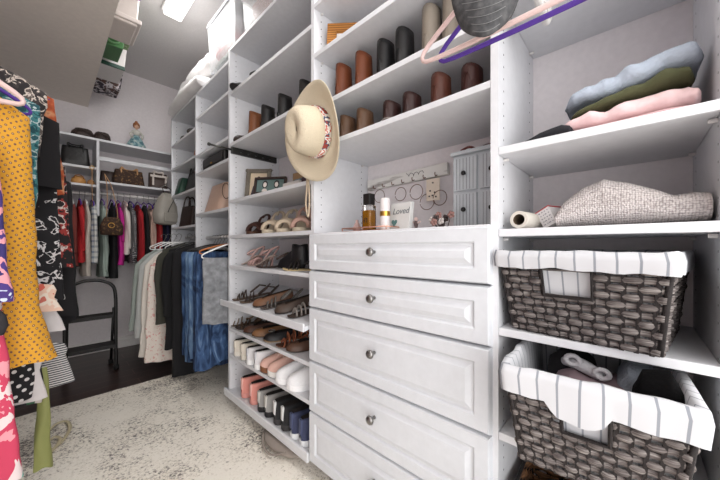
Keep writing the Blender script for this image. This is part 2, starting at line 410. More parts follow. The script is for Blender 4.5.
def garment(name, label, cat, loc, rot, prof, thick, m, sleeve=None, sl_m=None, seed=0, folds=5, fold_amp=.18, sl_w=.055, group=None, hem=.012, lean=0, trim=None, sl_off=0):
    """prof: [(drop, half_width)] from neck to hem in metres; width along local x; closed cloth body"""
    t = thing(name, label, cat, loc, (0, 0, rot), group)
    n = 48; rings = []; rr = random.Random(seed); ph = rr.random()*6; L = prof[-1][0]
    # resample
    sts = []
    for i in range(len(prof)-1):
        k = max(1, int((prof[i+1][0]-prof[i][0])/.03))
        for j in range(k):
            f = j/k; sts.append((prof[i][0]+(prof[i+1][0]-prof[i][0])*f, prof[i][1]+(prof[i+1][1]-prof[i][1])*f))
    sts.append(prof[-1])
    for d, wd in sts:
        g = d/L; ring = []
        th = thick*(.35+.65*min(1, d/.12)) * (.85+.35*g)
        for k in range(n):
            a = 2*PI*k/n; ca, sa = math.cos(a), math.sin(a)
            x = wd*math.copysign(abs(ca)**.75, ca)
            fo = 1+fold_amp*min(1, g*1.6+.12)*math.sin(folds*x/wd*3.1+ph+2.2*noise.noise(Vector((seed, g*2.2, x*3))))*2.2
            y = th*math.copysign(abs(sa)**.7, sa)*(.75 if sa > 0 else 1) + th*.45*(fo-1)
            y += .012*noise.noise(Vector((x*7, seed*2.3, d*6)))
            x += .006*noise.noise(Vector((d*9, seed, sa)))*g*2 + lean*d
            z = -d - hem*g*(math.sin(x/wd*3+ph)*.6+noise.noise(Vector((x*12, seed, 0)))*.8) * (1 if d == L else .4)
            ring.append((x, y, z))
        rings.append(ring)
    c = new(m); c.rings(rings, caps=False)
    c.add(rings[0], [tuple(range(n))])
    c.build('garment_body', parent=t, smooth=True)
    if sleeve:
        for s in (-1, 1):
            w0 = prof[1][1] if len(prof) > 1 else .2
            z0 = prof[1][0]
            pts = [(s*(w0-.045), 0, -z0-.01), (s*(w0-.005+sl_off), -.004, -z0-.06), (s*(w0+.018+sl_off*1.5), -.008, -z0-sleeve*.45), (s*(w0+.016+sl_off*1.5), -.012, -z0-sleeve*.8), (s*(w0+.012+sl_off*1.5), -.012, -z0-sleeve)]
            P = tube_path(pts, 5); N = len(P); rings = []
            for i, p in enumerate(P):
                f = i/(N-1); rw = sl_w*(1-.35*f)*(.7 if i == 0 else 1); ring = []
                for k in range(14):
                    a = 2*PI*k/14
                    ww = 1+.12*math.sin(a*3+f*9+seed)
                    ring.append((p.x+rw*.75*math.cos(a)*ww+.006*noise.noise(Vector((f*8, a, seed))), p.y+rw*.42*math.sin(a)*ww, p.z))
                rings.append(ring)
            c = new(sl_m or m); c.rings(rings, caps=True); c.build('sleeve', parent=t, smooth=True)
    if trim:
        pass
    return t

def cloth_lump(name, label, cat, st, x0, x1, m, seed=0, amp=.004, parent=None, group=None, scale=22, fold=0, power=.55, n=28, er=.11):
    """st: [(Y, z_bottom, z_top)] rounded slab from x0 (front) to x1 (back)"""
    S = []
    for i in range(len(st)-1):
        for k in range(6):
            f = k/6; S.append([st[i][j]+(st[i+1][j]-st[i][j])*f for j in range(3)])
    S.append(list(st[-1])); rings = []; N = len(S)
    for i, (y, zb, zt) in enumerate(S):
        e = min(i, N-1-i)/max(1, N-1); s = min(1, (e/er)**.5+.12) if e < er else 1
        cx, cz = (x0+x1)/2, (zb+zt)/2; hx, hz = (x1-x0)/2*(.55+.45*s), max(.002, (zt-zb)/2)*s; ring = []
        for k in range(n):
            a = 2*PI*k/n; ca, sa = math.cos(a), math.sin(a)
            p = Vector((cx+hx*math.copysign(abs(ca)**power, ca), y, cz+hz*math.copysign(abs(sa)**.7, sa)))
            nn = noise.noise_vector(p*scale+Vector((seed*5, 0, seed)))
            nn2 = noise.noise(Vector((p.x*7, p.y*35+seed, p.z*20)))
            q = p + nn*amp; q.x -= fold*nn2*.5 if ca < .2 else 0; q.z += fold*nn2*.4 if sa > -.2 else 0
            if q.z < zb+.0005 and sa < 0: q.z = max(q.z, zb)
            ring.append(q)
        rings.append(ring)
    c = new(m); c.rings(rings)
    o = c.build(name, parent=parent, smooth=True)
    if parent is None: tag(o, label, cat, group)
    return o

# ---- shoes: local toe at -x, heel at +x, origin under the middle of the sole
def foot_w(s, W):      # half width along s (0 toe .. 1 heel)
    pts = [(0, .12), (.03, .5), (.1, .78), (.25, 1.0), (.4, .95), (.6, .76), (.8, .74), (.9, .68), (.96, .50), (1, .22)]
    for i in range(len(pts)-1):
        if pts[i][0] <= s <= pts[i+1][0]:
            f = (s-pts[i][0])/(pts[i+1][0]-pts[i][0]); return W/2*(pts[i][1]+(pts[i+1][1]-pts[i][1])*f)
    return W/2*.25
def lift_at(s, lift): 
    if s < .35: return 0
    f = (s-.35)/.65; return lift*(f*f*(3-2*f))
STN = [0, .015, .04, .09, .16, .25, .35, .45, .55, .65, .75, .84, .91, .96, .99, 1]
def slab(c, L, W, zb, zt, m, grow=0):
    rings = []
    for s in STN:
        x = -L/2+L*s; hw = foot_w(s, W)+grow
        a, b2 = zb(s), zt(s)
        rings.append([(x, -hw, a), (x, hw, a), (x, hw, b2), (x, -hw, b2)])
    c.rings(rings, m)
def shoe(kind, label, loc, rot, col, sole=(60, 45, 35), L=.25, W=.088, H=.10, lift=0, group=None, cat='shoe', acc=None, pitch=0, shaft=0, scale=1):
    t = thing({'sneaker': 'sneaker', 'boot': 'ankle_boot', 'tallboot': 'boot', 'flat': 'flat_shoe', 'sandal': 'strappy_sandal', 'wedge': 'wedge_sandal', 'heel': 'heeled_sandal', 'clog': 'suede_shoe'}[kind],
              label, cat, loc, (0, pitch, rot), group)
    t.scale = (scale,)*3
    mu = mat('shoe_%d_%d_%d' % col, col, .5 if kind in ('boot', 'tallboot', 'flat') else .75, bump=.15, bscale=90)
    ms = mat('sole_%d_%d_%d' % sole, sole, .6)
    ma = mat('trim_%d_%d_%d' % (acc or col), acc or col, .6)
    st = .028 if kind == 'sneaker' else .012 if kind in ('boot', 'clog') else .006
    if kind == 'wedge': st = .022
    lf = lambda s: lift_at(s, lift)
    # sole
    c = new(ms)
    if kind == 'wedge': slab(c, L, W, lambda s: 0 if s > .2 else .004*(1-s/.2), lambda s: st+lf(s), ms)
    else: slab(c, L, W, lambda s: lf(s)+(.008*(1-s/.12) if s < .12 else 0), lambda s: lf(s)+st+(.008*(1-s/.12) if s < .12 else 0), ms, .002)
    c.build('sole', parent=t, smooth=False, bevel=.003)
    if kind in ('heel', 'boot', 'tallboot', 'flat', 'sandal') and lift > .008:
        c = new(ms if kind != 'heel' else mu); r = .011 if kind == 'heel' else .026
        c.lathe([(r*.7, 0), (r*.72, lift*.4), (r, lift+st*.6)], (L/2-.032, 0, 0), n=12); c.build('heel', parent=t, smooth=True)
    if kind in ('sneaker', 'boot', 'tallboot', 'flat', 'clog'):
        low = kind == 'flat'
        def hz(s):
            if kind == 'flat': return .030+.012*min(1, s*3) if s < .32 else .042+.014*(s-.32)
            if kind == 'clog': return .048 + .03*min(1, s*2)
            return .040+(H-.04)*min(1, max(0, (s-.08)/.42))
        op0 = .30 if low else .52
        n = 17; rings = []; mi = []
        for s in STN:
            x = -L/2+L*s; hw = foot_w(s, W)*.97; z0 = lf(s)+st; h = hz(s)*(.45+.55*min(1, s/.06))*(1 if s < .97 else .93); ring = []
            for k in range(n):
                a = PI*k/(n-1); ca, sa = math.cos(a), math.sin(a)
                y = hw*math.copysign(abs(ca)**.8, ca)*(1-.22*max(0, sa)); z = z0+h*max(0, sa)**.75 if sa > 0 else z0
                if s > op0 and s < .985 and kind not in ('boot', 'tallboot') and 5 <= k <= 11:
                    # opening: inner well
                    if k in (5, 11): y = hw*.60*(1 if k < 8 else -1); z = z0+h*.95
                    else: y = hw*.44*(8-k)/2.0; z = z0+.012
                ring.append((x, y, z))
            rings.append(ring)
        c = new(mu); vs = [p for r_ in rings for p in r_]; N = len(rings)
        f1 = []; f2 = []
        for i in range(N-1):
            for k in range(n-1):
                q = (i*n+k, i*n+k+1, (i+1)*n+k+1, (i+1)*n+k)
                inside = kind not in ('boot', 'tallboot') and STN[i+1] > op0 and 5 <= k <= 10
                (f2 if inside else f1).append(q)
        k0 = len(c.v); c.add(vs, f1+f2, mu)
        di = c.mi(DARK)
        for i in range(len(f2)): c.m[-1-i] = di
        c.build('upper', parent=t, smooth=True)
        if kind == 'sneaker':
            c = new(ma)
            for i in range(4):
                s = .32+.055*i; x = -L/2+L*s; h = st+hz(s)+.001; hw = .020
                c.tube([(x, -hw, h-.012), (x+.004, 0, h+.002), (x, hw, h-.012)], .0028, n=6)
            c.build('laces', parent=t, smooth=True)
            c = new(mu); x = -L/2+L*.50
            c.rings([[(x-.02, y*.8, H+st-.012), (x-.018, y*.8, H+st-.006)] for y in (-.02, 0, .02)], loop=False)
            x = -L/2+L*.5; c.box((x-.008, -.018, H+st-.03), (x+.006, .018, H+st+.012)); c.build('tongue', parent=t, bevel=.004)
            c = new(ma)   # heel tab and side flash
            c.box((L/2-.010, -.012, st+.02), (L/2+.002, .012, st+H*.9)); c.build('heel_tab', parent=t, bevel=.003)
        if kind in ('boot', 'tallboot'):
            z0 = lf(.75)+st; rings = []
            for f in [0, .15, .35, .6, .85, 1]:
                z = z0-.002+(shaft+.032)*f; cx = L*.26+(.004*f); rx = .057-.010*f; ry = .037-.001*f
                rings.append([(cx+rx*math.cos(2*PI*k/16), ry*math.sin(2*PI*k/16), z+.010*(math.sin(2*PI*k/16)**2)*f*(-1)) for k in range(16)])
            top = rings[-1]; inner = [(cx+(p[0]-cx)*.86, p[1]*.86, p[2]) for p in top]; deep = [(p[0], p[1], p[2]-.05) for p in inner]
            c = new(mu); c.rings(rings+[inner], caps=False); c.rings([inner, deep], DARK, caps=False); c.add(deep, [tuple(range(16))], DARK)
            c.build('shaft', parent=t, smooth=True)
            if acc:
                c = new(ma); z = z0+.018; c.tube([(L*.26+.059*math.cos(2*PI*k/16), .039*math.sin(2*PI*k/16), z) for k in range(16)], .003, n=6, closed=True); c.build('trim_band', parent=t, smooth=True)
    if kind in ('sandal', 'wedge', 'heel'):
        zz = lambda s: lf(s)+st
        c = new(mu)
        wb = .012 if kind == 'wedge' else .010
        for s, hgt in (((.15, .024), (.25, .032), (.34, .040)) if kind != 'wedge' else ((.2, .045), (.27, .05), (.34, .055))):
            x = -L/2+L*s; hw = foot_w(s, W)
            P = [(x+.01*math.sin(k/8*PI), hw*math.cos(PI*k/8), zz(s)+hgt*math.sin(PI*k/8)**.8) for k in range(9)]
            c.tube(P, wb, n=6, flat=.35)
        c.build('toe_strap', parent=t, smooth=True)
        c = new(mu); s = .86; x = -L/2+L*s; hw = foot_w(.8, W)
        P = [(x-.03, -hw, zz(.75)), (x+.01, -hw*.95, zz(.9)+.03), (x+.034, -hw*.5, zz(1)+.045), (x+.04, 0, zz(1)+.05), (x+.034, hw*.5, zz(1)+.045), (x+.01, hw*.95, zz(.9)+.03), (x-.03, hw, zz(.75))]
        c.tube(tube_path(P, 3), wb*.8, n=6, flat=.6)
        c.build('heel_strap', parent=t, smooth=True)
        c = new(mu); hz_ = zz(.7)+.042
        P = [(L*.14, hw*math.cos(2*PI*k/14)*1.05, hz_+.010*math.sin(2*PI*k/14)) for k in range(14)]
        P = [(L*.14+.030*math.sin(2*PI*k/14), hw*math.cos(2*PI*k/14), hz_+.016*math.sin(2*PI*k/14)) for k in range(14)]
        if kind != 'wedge': c.tube(P, wb*.6, n=6, closed=True)
        c.tube([(L*.14+.03, 0, hz_+.016), (L/2-.015, 0, zz(1)+.045)], wb*.5, n=6)
        c.build('ankle_strap', parent=t, smooth=True)
    return t

# ================================================================== SHOE SHELVES
def Yat(u, X): return onX(u, 247, X)[0]
def pair(kind, desc, us, X, z, rot, col, far='the left one', near='the right one', **k):
    out = []
    for u, wch in zip(us, (far, near)):
        out.append(shoe(kind, desc+', '+wch+' of the pair', (X, Yat(u, X-.04), z+.0008), rot, col, **k))
    return out
# shelf z 1.964 : flat black sandals lying near the edge
shoe('sandal', 'black strappy flat sandal lying at the far end of the high shoe shelf', (.86, 1.80, 1.965), R(25), (26, 24, 25), sole=(30, 28, 28), lift=0, L=.24)
shoe('sandal', 'black and white strappy sandal lying on the high shoe shelf', (.87, 1.62, 1.965), R(50), (30, 28, 30), sole=(40, 36, 34), lift=0, L=.24, acc=(230, 230, 230))
shoe('sandal', 'dark sandal with pale footbed near the middle of the high shoe shelf', (.88, 1.44, 1.965), R(60), (40, 34, 32), sole=(220, 210, 196), lift=0, L=.23)
# shelf z 1.645
Z = 1.6455
shoe('flat', 'small dark flat shoe at the far end of the shelf below the sandals', (.89, 1.775, Z), 0, (44, 34, 30), L=.23)
pair('boot', 'tan brown suede ankle boot beside the black booties', (247, 258), .95, Z, PI, (128, 76, 42), scale=.85, shaft=.185, H=.08, L=.24)
pair('tallboot', 'black ankle boot on the shelf behind the straw hat', (271, 288), .95, Z, PI, (22, 21, 22), scale=.85, shaft=.175, H=.09, L=.25, acc=(210, 205, 200))
shoe('boot', 'black ankle boot mostly hidden by the straw hat brim', (.95, 1.20, Z), PI, (30, 26, 26), scale=.85, shaft=.17, H=.09)
# shelf z 1.073
Z = 1.0735
for u, lb in ((241, 'dark brown wedge sandal with cork sole at the far end of its shelf'), (254, 'dark reddish brown wedge sandal beside the beige wedges')):
    shoe('wedge', lb, (.93, Yat(u, .90), Z), R(35), (70, 38, 30), sole=(88, 54, 34), L=.23, lift=.075, W=.085)
for i, (u, lb, rt) in enumerate(((269, 'cream wedge sandal with woven sole beside the brown wedges', -30), (283, 'cream wedge sandal in the middle of the beige row under the hat', -30), (298, 'beige wedge sandal with pink lined strap next to the drawers', -25))):
    shoe('wedge', lb, (.91, Yat(u, .88), Z), R(rt+70), (214, 196, 172) if i < 2 else (198, 160, 146), sole=(214, 200, 176), L=.235, lift=.075, W=.088)
# shelf z .885
Z = .8855
for u, lb, c_ in ((246, 'pale pink block heeled sandal at the far end of its shelf', (226, 190, 184)), (259, 'pale pink strappy heeled sandal beside the first pink one', (214, 176, 170))):
    shoe('heel', lb, (.90, Yat(u, .88), Z), R(-70), c_, sole=(206, 184, 172), L=.215, lift=.06, W=.08)
shoe('sandal', 'dark taupe strappy sandal between the pink and black heels', (.87, Yat(275, .86), Z), R(-30), (74, 56, 50), sole=(52, 40, 36), lift=.03, L=.22)
shoe('tallboot', 'tall black heeled bootie with white label on the shoe shelf', (.90, Yat(286, .86), Z), R(-80), (22, 20, 24), sole=(24, 22, 22), L=.2, W=.075, lift=.03, H=.09, shaft=.075)
shoe('sandal', 'tan soled black sandal next to the drawers', (.87, Yat(302, .85), Z), R(-40), (36, 30, 30), sole=(206, 184, 140), lift=.0, L=.22)
# shelf z .66
Z = .6605
S7 = [(243, 291, 'sandal', 'thin strapped bronze sandal at the far end of the slanted shelf', (82, 66, 56), (96, 78, 64), -55),
      (251, 293, 'sandal', 'dark bronze strappy sandal beside the far end sandal', (66, 52, 46), (98, 80, 66), -50),
      (265, 299, 'flat', 'cognac toed brown flat with ankle strap on the slanted shelf', (122, 84, 58), (50, 38, 32), -48),
      (273, 290, 'sandal', 'grey snakeskin sandal behind the cognac flat', (120, 116, 112), (92, 84, 80), -48),
      (288, 300, 'flat', 'pointed dark brown flat with cut out sides', (74, 58, 48), (46, 36, 32), -42),
      (301, 309, 'sandal', 'silver braided strap sandal next to the second drawer', (150, 144, 138), (60, 46, 38), -38)]
for u, v, k, lb, c_, s_, r_ in S7:
    X_ = .875; shoe(k, lb, (X_, Yat(u, .82), Z+math.tan(SL)*(X_-.745)+.001), R(r_+20), c_, sole=s_, L=.225, W=.078, pitch=-SL)
# shelf z .50
Z = .5005
S8 = [(238, 'sandal', 'studded bronze slide sandal at the far end of the fifth shelf', (120, 98, 74), (70, 54, 42)),
      (246, 'sandal', 'studded brown slide sandal beside the bronze one', (96, 74, 56), (60, 46, 38)),
      (255, 'flat', 'dark brown leather flat between slides and tan shoe', (78, 48, 34), (44, 32, 26)),
      (264, 'flat', 'tan brown loafer in the middle of the fifth shelf', (132, 92, 58), (74, 52, 36)),
      (276, 'flat', 'black pointed flat with round buckle on the fifth shelf', (26, 24, 26), (150, 122, 90)),
      (289, 'sandal', 'reddish brown fringed gladiator sandal on the fifth shelf', (146, 82, 52), (92, 58, 40)),
      (300, 'flat', 'dark brown suede flat next to the third drawer', (84, 56, 40), (54, 38, 30))]
for u, k, lb, c_, s_ in S8:
    t = shoe(k, lb, (.885, Yat(u, .83), Z), R(-22), c_, sole=s_, L=.225, W=.08)
    if 'buckle' in lb:
        q = new(CHROME); q.tube([(-.07+.016*math.cos(a*PI/6), .016*math.sin(a*PI/6), .052) for a in range(12)], .003, n=6, closed=True); q.build('buckle', parent=t, smooth=True)
    if 'gladiator' in lb:
        for i in range(4):
            q = new(mat('fringe', (160, 92, 58), .8)); q.tube([(-.05+.03*i, .036, .02), (-.05+.03*i, .02, .06+.01*i), (-.05+.03*i, -.02, .06+.01*i), (-.05+.03*i, -.036, .02)], .007, n=6, flat=.4); q.build('fringe_strap', parent=t, smooth=True)
# shelf z .335
Z = .3355
for u, lb in ((239, 'cream canvas sneaker with heel outward at the far end of its shelf'), (246, 'cream canvas sneaker with heel outward, second from the far end')):
    shoe('sneaker', lb, (.90, Yat(u, .80), Z), R(180-12), (226, 218, 204), sole=(232, 226, 214), L=.24, W=.082, H=.072)
for u, lb in ((253, 'pale grey sneaker with heel outward beside the cream ones'), (261, 'white heeled sneaker with grey collar left of the blush shoes')):
    shoe('sneaker', lb, (.89, Yat(u+.5, .80), Z), R(180-12), (222, 220, 222), sole=(240, 240, 240), L=.24, W=.084, H=.072, acc=(200, 200, 205))
for u, lb in ((273, 'blush pink sneaker with brown sole left of the white pair'), (281, 'blush pink sneaker with white sole touching the white pair')):
    shoe('sneaker', lb, (.885, Yat(u, .82), Z), R(-25), (220, 178, 164), sole=(122, 78, 50) if u < 275 else (230, 226, 222), L=.245, W=.084, H=.075, acc=(232, 214, 206))
for u, lb in ((292, 'white running sneaker with toe outward left of its mate'), (304, 'white running sneaker with toe outward next to the drawers')):
    shoe('sneaker', lb, (.875, Yat(u, .82), Z), R(-25), (232, 232, 234), sole=(240, 240, 242), L=.25, W=.088, H=.08, acc=(246, 246, 246))
# shelf z .112
Z = .1125
for u, lb in ((244, 'salmon pink sneaker with heel outward at the far end of the lowest shelf'), (253, 'salmon pink sneaker with heel outward beside its mate on the lowest shelf')):
    shoe('sneaker', lb, (.905, Yat(u, .79), Z), R(170), (226, 150, 138), sole=(226, 156, 146), L=.245, W=.084, H=.095, acc=(236, 180, 170))
for u, lb in ((262, 'pale grey and black sneaker beside the salmon pair'), (269, 'grey knit sneaker left of the black and white pair')):
    shoe('sneaker', lb, (.90, Yat(u, .79), Z), R(170), (150, 148, 146), sole=(34, 32, 34), L=.245, W=.084, H=.09, acc=(200, 196, 190))
for u, lb in ((279, 'black sneaker with white side marks left of its mate'), (287, 'black sneaker with white side marks touching the navy pair')):
    t = shoe('sneaker', lb, (.90, Yat(u, .79), Z), R(168), (30, 30, 34), sole=(58, 56, 56), L=.25, W=.086, H=.095, acc=(226, 226, 226))
    q = new(WPL)
    for i in range(3): q.tube([(.02+.018*i, .0345, .045), (.05+.018*i, .0335, .085)], .003, n=6)
    for i in range(3): q.tube([(.02+.018*i, -.0345, .045), (.05+.018*i, -.0335, .085)], .003, n=6)
    q.build('side_mark', parent=t, smooth=True)
for u, lb in ((296.5, 'navy blue sneaker with white sole left of its mate on the lowest shelf'), (306, 'navy blue sneaker with white sole next to the bottom drawer')):
    shoe('sneaker', lb, (.895, Yat(u, .79), Z), R(172), (52, 58, 88), sole=(226, 228, 230), L=.25, W=.084, H=.10, acc=(70, 78, 110))

# section 1 boots
Z = 1.6025
for (u, lb, c_, ac, sh) in ((344, 'cognac brown ankle boot at the far end above the dark booties', (116, 60, 32), None, .160), (364, 'cognac brown ankle boot left of the black boots', (116, 60, 32), None, .158),
        (386, 'black leather ankle boot with silver trim left of its mate', (24, 23, 25), (190, 188, 186), .150), (405, 'black leather ankle boot with silver trim beside the grey boots', (24, 23, 25), (190, 188, 186), .150),
        (432, 'grey suede tall boot nearest the black boots', (142, 132, 120), None, .180), (453, 'grey suede tall boot behind the charcoal cap', (138, 128, 116), None, .182)):
    shoe('boot' if sh < .17 else 'tallboot', lb, (.932, Yat(u, .88), Z), PI, c_, sole=(44, 36, 32), shaft=sh, H=.085, L=.235, acc=ac, lift=.02, scale=.82)
Z = 1.4305
for (u, lb, c_, ac, sh) in ((348, 'taupe brown ankle bootie at the far end of the lower boot shelf', (96, 68, 48), None, .095), (365, 'taupe brown ankle bootie second on the lower boot shelf', (96, 68, 48), None, .092),
        (392, 'dark burgundy ankle boot left of its mate', (54, 28, 26), (140, 130, 124), .072), (412, 'dark burgundy ankle boot in the middle of the lower boot shelf', (54, 28, 26), None, .072),
        (441, 'reddish brown boot left of its mate under the grey boots', (84, 44, 32), None, .098), (472, 'dark reddish brown boot nearest the right panel', (62, 30, 26), None, .080)):
    shoe('boot', lb, (.912, Yat(u, .86), Z), PI, c_, sole=(34, 28, 26), shaft=sh, H=.08, L=.235, acc=ac, scale=.80)

# ================================================================== SHELF THINGS, SHOE UNIT
def frame(label, loc, rz, W, H, m, border, picture, tilt=R(-12), d=.018):
    t = thing('picture_frame', label, 'picture frame', loc, (0, tilt*-1, rz))
    # face toward -x, width along y
    c = new(m); w_, b_ = W/2, border
    c.box((-d, -w_, 0), (0, w_, b_)); c.box((-d, -w_, H-b_), (0, w_, H)); c.box((-d, -w_, b_), (0, -w_+b_, H-b_)); c.box((-d, w_-b_, b_), (0, w_, H-b_)); c.box((-.003, -w_+b_, b_), (0, w_-b_, H-b_))
    c.build('frame_border', parent=t, bevel=.002)
    picture(t, W-2*b_, H-2*b_, b_); return t
def pic_grad(t, W, H, z0):
    c = new(mat('photo_cream', (226, 208, 182), .3)); c.box((-.006, -W/2, z0), (-.0031, W/2, z0+H))
    g = mat('photo_dark', (70, 62, 74), .4); k = mat('photo_skin', (150, 104, 84), .4); h = mat('photo_black', (28, 26, 30), .4)
    def poly(pts, m, d): c.add([(-.006-d, p[0], z0+p[1]) for p in pts], [tuple(range(len(pts)))], m)
    poly([(-W*.38, 0), (W*.42, 0), (W*.3, H*.42), (W*.08, H*.55), (-W*.12, H*.55), (-W*.3, H*.4)], g, .0006)
    poly([(.0+W*.10*math.cos(a*PI/6)-W*.02, H*.66+H*.10*math.sin(a*PI/6)) for a in range(12)], k, .0010)
    poly([(-W*.2, H*.76), (0, H*.72), (W*.18, H*.77), (0, H*.86)], h, .0014)
    c.build('photograph', parent=t)
def pic_people(t, W, H, z0):
    c = new(mat('photo_teal', (96, 118, 116), .3)); c.box((-.006, -W/2, z0), (-.0031, W/2, z0+H))
    k = mat('photo_pale', (226, 216, 208), .4); h = mat('photo_black', (28, 26, 30), .4)
    for y in (-W*.22, W*.2):
        for (m_, r, zz, d) in ((h, .32, .62, .0006), (k, .2, .6, .001), (k, .3, .12, .0012)):
            c.add([(-.006-d, y+r*H*.7*math.cos(a*PI/6), z0+H*zz+min(r*H*math.sin(a*PI/6), H*(1-zz)-.001) if m_ is not k or zz > .3 else z0+max(.001, H*zz+r*H*.6*math.sin(a*PI/6))) for a in range(12)], [tuple(range(12))], m_)
    c.build('photograph', parent=t)
def pic_plain(col):
    def f(t, W, H, z0):
        c = new(mat('photo_%d' % col[0], col, .35)); c.box((-.006, -W/2, z0), (-.0031, W/2, z0+H)); c.build('photograph', parent=t)
    return f
Z = 1.2925
SILVER = mat('ornate_pewter', (128, 122, 112), .4, .5, bump=.8, bscale=70)
t = frame('ornate silver picture frame with graduation portrait beside the dark frame', (.90, 1.72, Z+.003), R(42), .155, .20, SILVER, .024, pic_grad)
for y in (-.072, .072):
    for z in (.006, .19):
        c = new(SILVER); c.lathe([(.001, -.024), (.010, -.022), (.014, -.014), (.010, -.006)], (0, y, z), ax='x', n=12); c.build('corner_ornament', parent=t, smooth=True)
frame('dark picture frame with photo of two faces in front of the shoe unit shelf', (.86, 1.50, Z+.003), R(34), .19, .10, mat('dark_brown_wood', (44, 30, 28), .4), .012, pic_people)
c = new(mat('tan_box', (176, 142, 104), .7)); c.box((.99, 1.18, Z), (1.10, 1.47, Z+.14)); tag(c.build('storage_box', bevel=.003), 'tan box behind the dark picture frame and hat', 'box')
c = new(mat('bluegrey_box', (116, 132, 140), .6)); c.box((.92, 1.17, Z), (.985, 1.36, Z+.075)); tag(c.build('storage_box', bevel=.003), 'blue grey box in front of the tan box', 'box')
c = new(mat('pale_book', (206, 200, 196), .6)); c.box((.835, 1.19, Z), (.915, 1.33, Z+.035)); tag(c.build('book', bevel=.002), 'pale closed book right of the dark picture frame', 'book')
t = cloth_lump('silk_scarf', 'dark plum crumpled scarf under the hat brim at the shelf end', 'scarf', [(1.06, Z, Z+.03), (1.10, Z, Z+.075), (1.15, Z, Z+.03)], .82, .89, mat('plum', (62, 40, 48), .8), 3, .008)

# valet belt rack on the panel
t = thing('belt_rack', 'dark metal pull out belt rack on the panel beside the shoe unit', 'belt rack', (0, 0, 0))
c = new(mat('gunmetal', (74, 74, 72), .35, .8)); c.box((.785, 1.826, 1.585), (1.10, 1.8445, 1.625)); c.build('slide_rail', parent=t, bevel=.003)
c = new(MATS['gunmetal']); c.cyl((.66, 1.834, 1.608), (.80, 1.834, 1.608), .006); c.lathe([(.001, .645), (.010, .648), (.010, .660), (.006, .664)], (0, 1.834, 1.608), ax='x', n=12); c.build('pull_rod', parent=t, smooth=True)
for i in range(5):
    c = new(MATS['gunmetal']); x = .84+.05*i; c.tube([(x, 1.826, 1.60), (x, 1.80, 1.59), (x, 1.79, 1.60)], .003, n=6); c.build('belt_hook', parent=t, smooth=True)

# ---- straw hat, crown toward the aisle
t = thing('straw_hat', 'cream straw sun hat with floral band hanging on the panel', 'hat', (.752, .935, 1.462), (R(0), R(-8), 0))
def hatring(x, ry, rz, cy=0, cz=0, wav=0, n=48, curl=0):
    out = []
    for k in range(n):
        a = 2*PI*k/n; xx = x - curl*(math.cos(a)**2) + wav*math.sin(2*a+.6)
        out.append((xx, cy+ry*math.cos(a), cz+rz*math.sin(a)))
    return out
c = new(STRAW)
rr_ = [hatring(-.006, .165, .192, 0, 0, .012, curl=.050), hatring(-.004, .150, .176, 0, 0, .010, curl=.040), hatring(-.002, .118, .140, 0, 0, .004, curl=.012), hatring(0, .085, .100), hatring(-.012, .081, .096)]
c.rings(rr_, caps=False); c.build('brim', parent=t, smooth=True, solid=.003)
c = new(STRAW)
c.rings([hatring(-.002, .084, .099), hatring(-.03, .080, .095), hatring(-.07, .076, .090), hatring(-.10, .070, .084), hatring(-.118, .058, .072), hatring(-.122, .040, .054), hatring(-.112, .018, .034), hatring(-.106, .004, .010)], caps=False)
o = c.build('crown', parent=t, smooth=True, solid=.003)
fm = blotch('floral_ribbon', [(0, (150, 60, 50)), (.42, (60, 80, 110)), (.47, (232, 226, 220)), (.57, (196, 92, 76)), (.64, (240, 236, 232))], 38, 2)
c = new(fm); c.rings([hatring(-.006, .0875, .1025), hatring(-.034, .0835, .0985), hatring(-.034, .082, .097), hatring(-.006, .086, .101)], caps=False, closed=True); c.build('hat_band', parent=t, smooth=True)
c = new(mat('beige_cord', (190, 172, 148), .8)); c.tube(tube_path([(.772, 1.045, 1.40), (.770, 1.035, 1.27), (.768, 1.040, 1.19), (.770, 1.028, 1.13), (.772, 1.02, 1.20), (.773, 1.03, 1.30), (.774, 1.045, 1.40)], 5), .004, n=6)
tag(c.build('hat_cord', smooth=True), 'beige cord loop hanging below the straw hat', 'cord')
c = new(CHROME); c.tube([(.779, .98, 1.50), (.77, .965, 1.50), (.765, .955, 1.515)], .004, n=6); tag(c.build('wall_hook', smooth=True), 'small metal hook on the panel behind the straw hat', 'hook')

# ================================================================== DRAWER TOWER THINGS
Z = 1.8265
wick = stripes('wicker_orange', (178, 120, 56), (120, 74, 30), .012, .45, 2, plaid=1)
def pic_small(t, W, H, z0):
    c = new(WPL); c.box((-.006, -W*.5, z0), (-.0031, W*.5, z0+H)); c.box((-.0075, -W*.3, z0+.01), (-.0061, W*.3, z0+H*.7), mat('photo_grey', (96, 96, 104), .4)); c.build('photograph', parent=t)
frame('woven wicker picture frame standing on the upper shelf left of the tower', (.875, .895, Z+.002), R(40), .17, .135, wick, .040, pic_small, d=.02)
Z = 1.0585
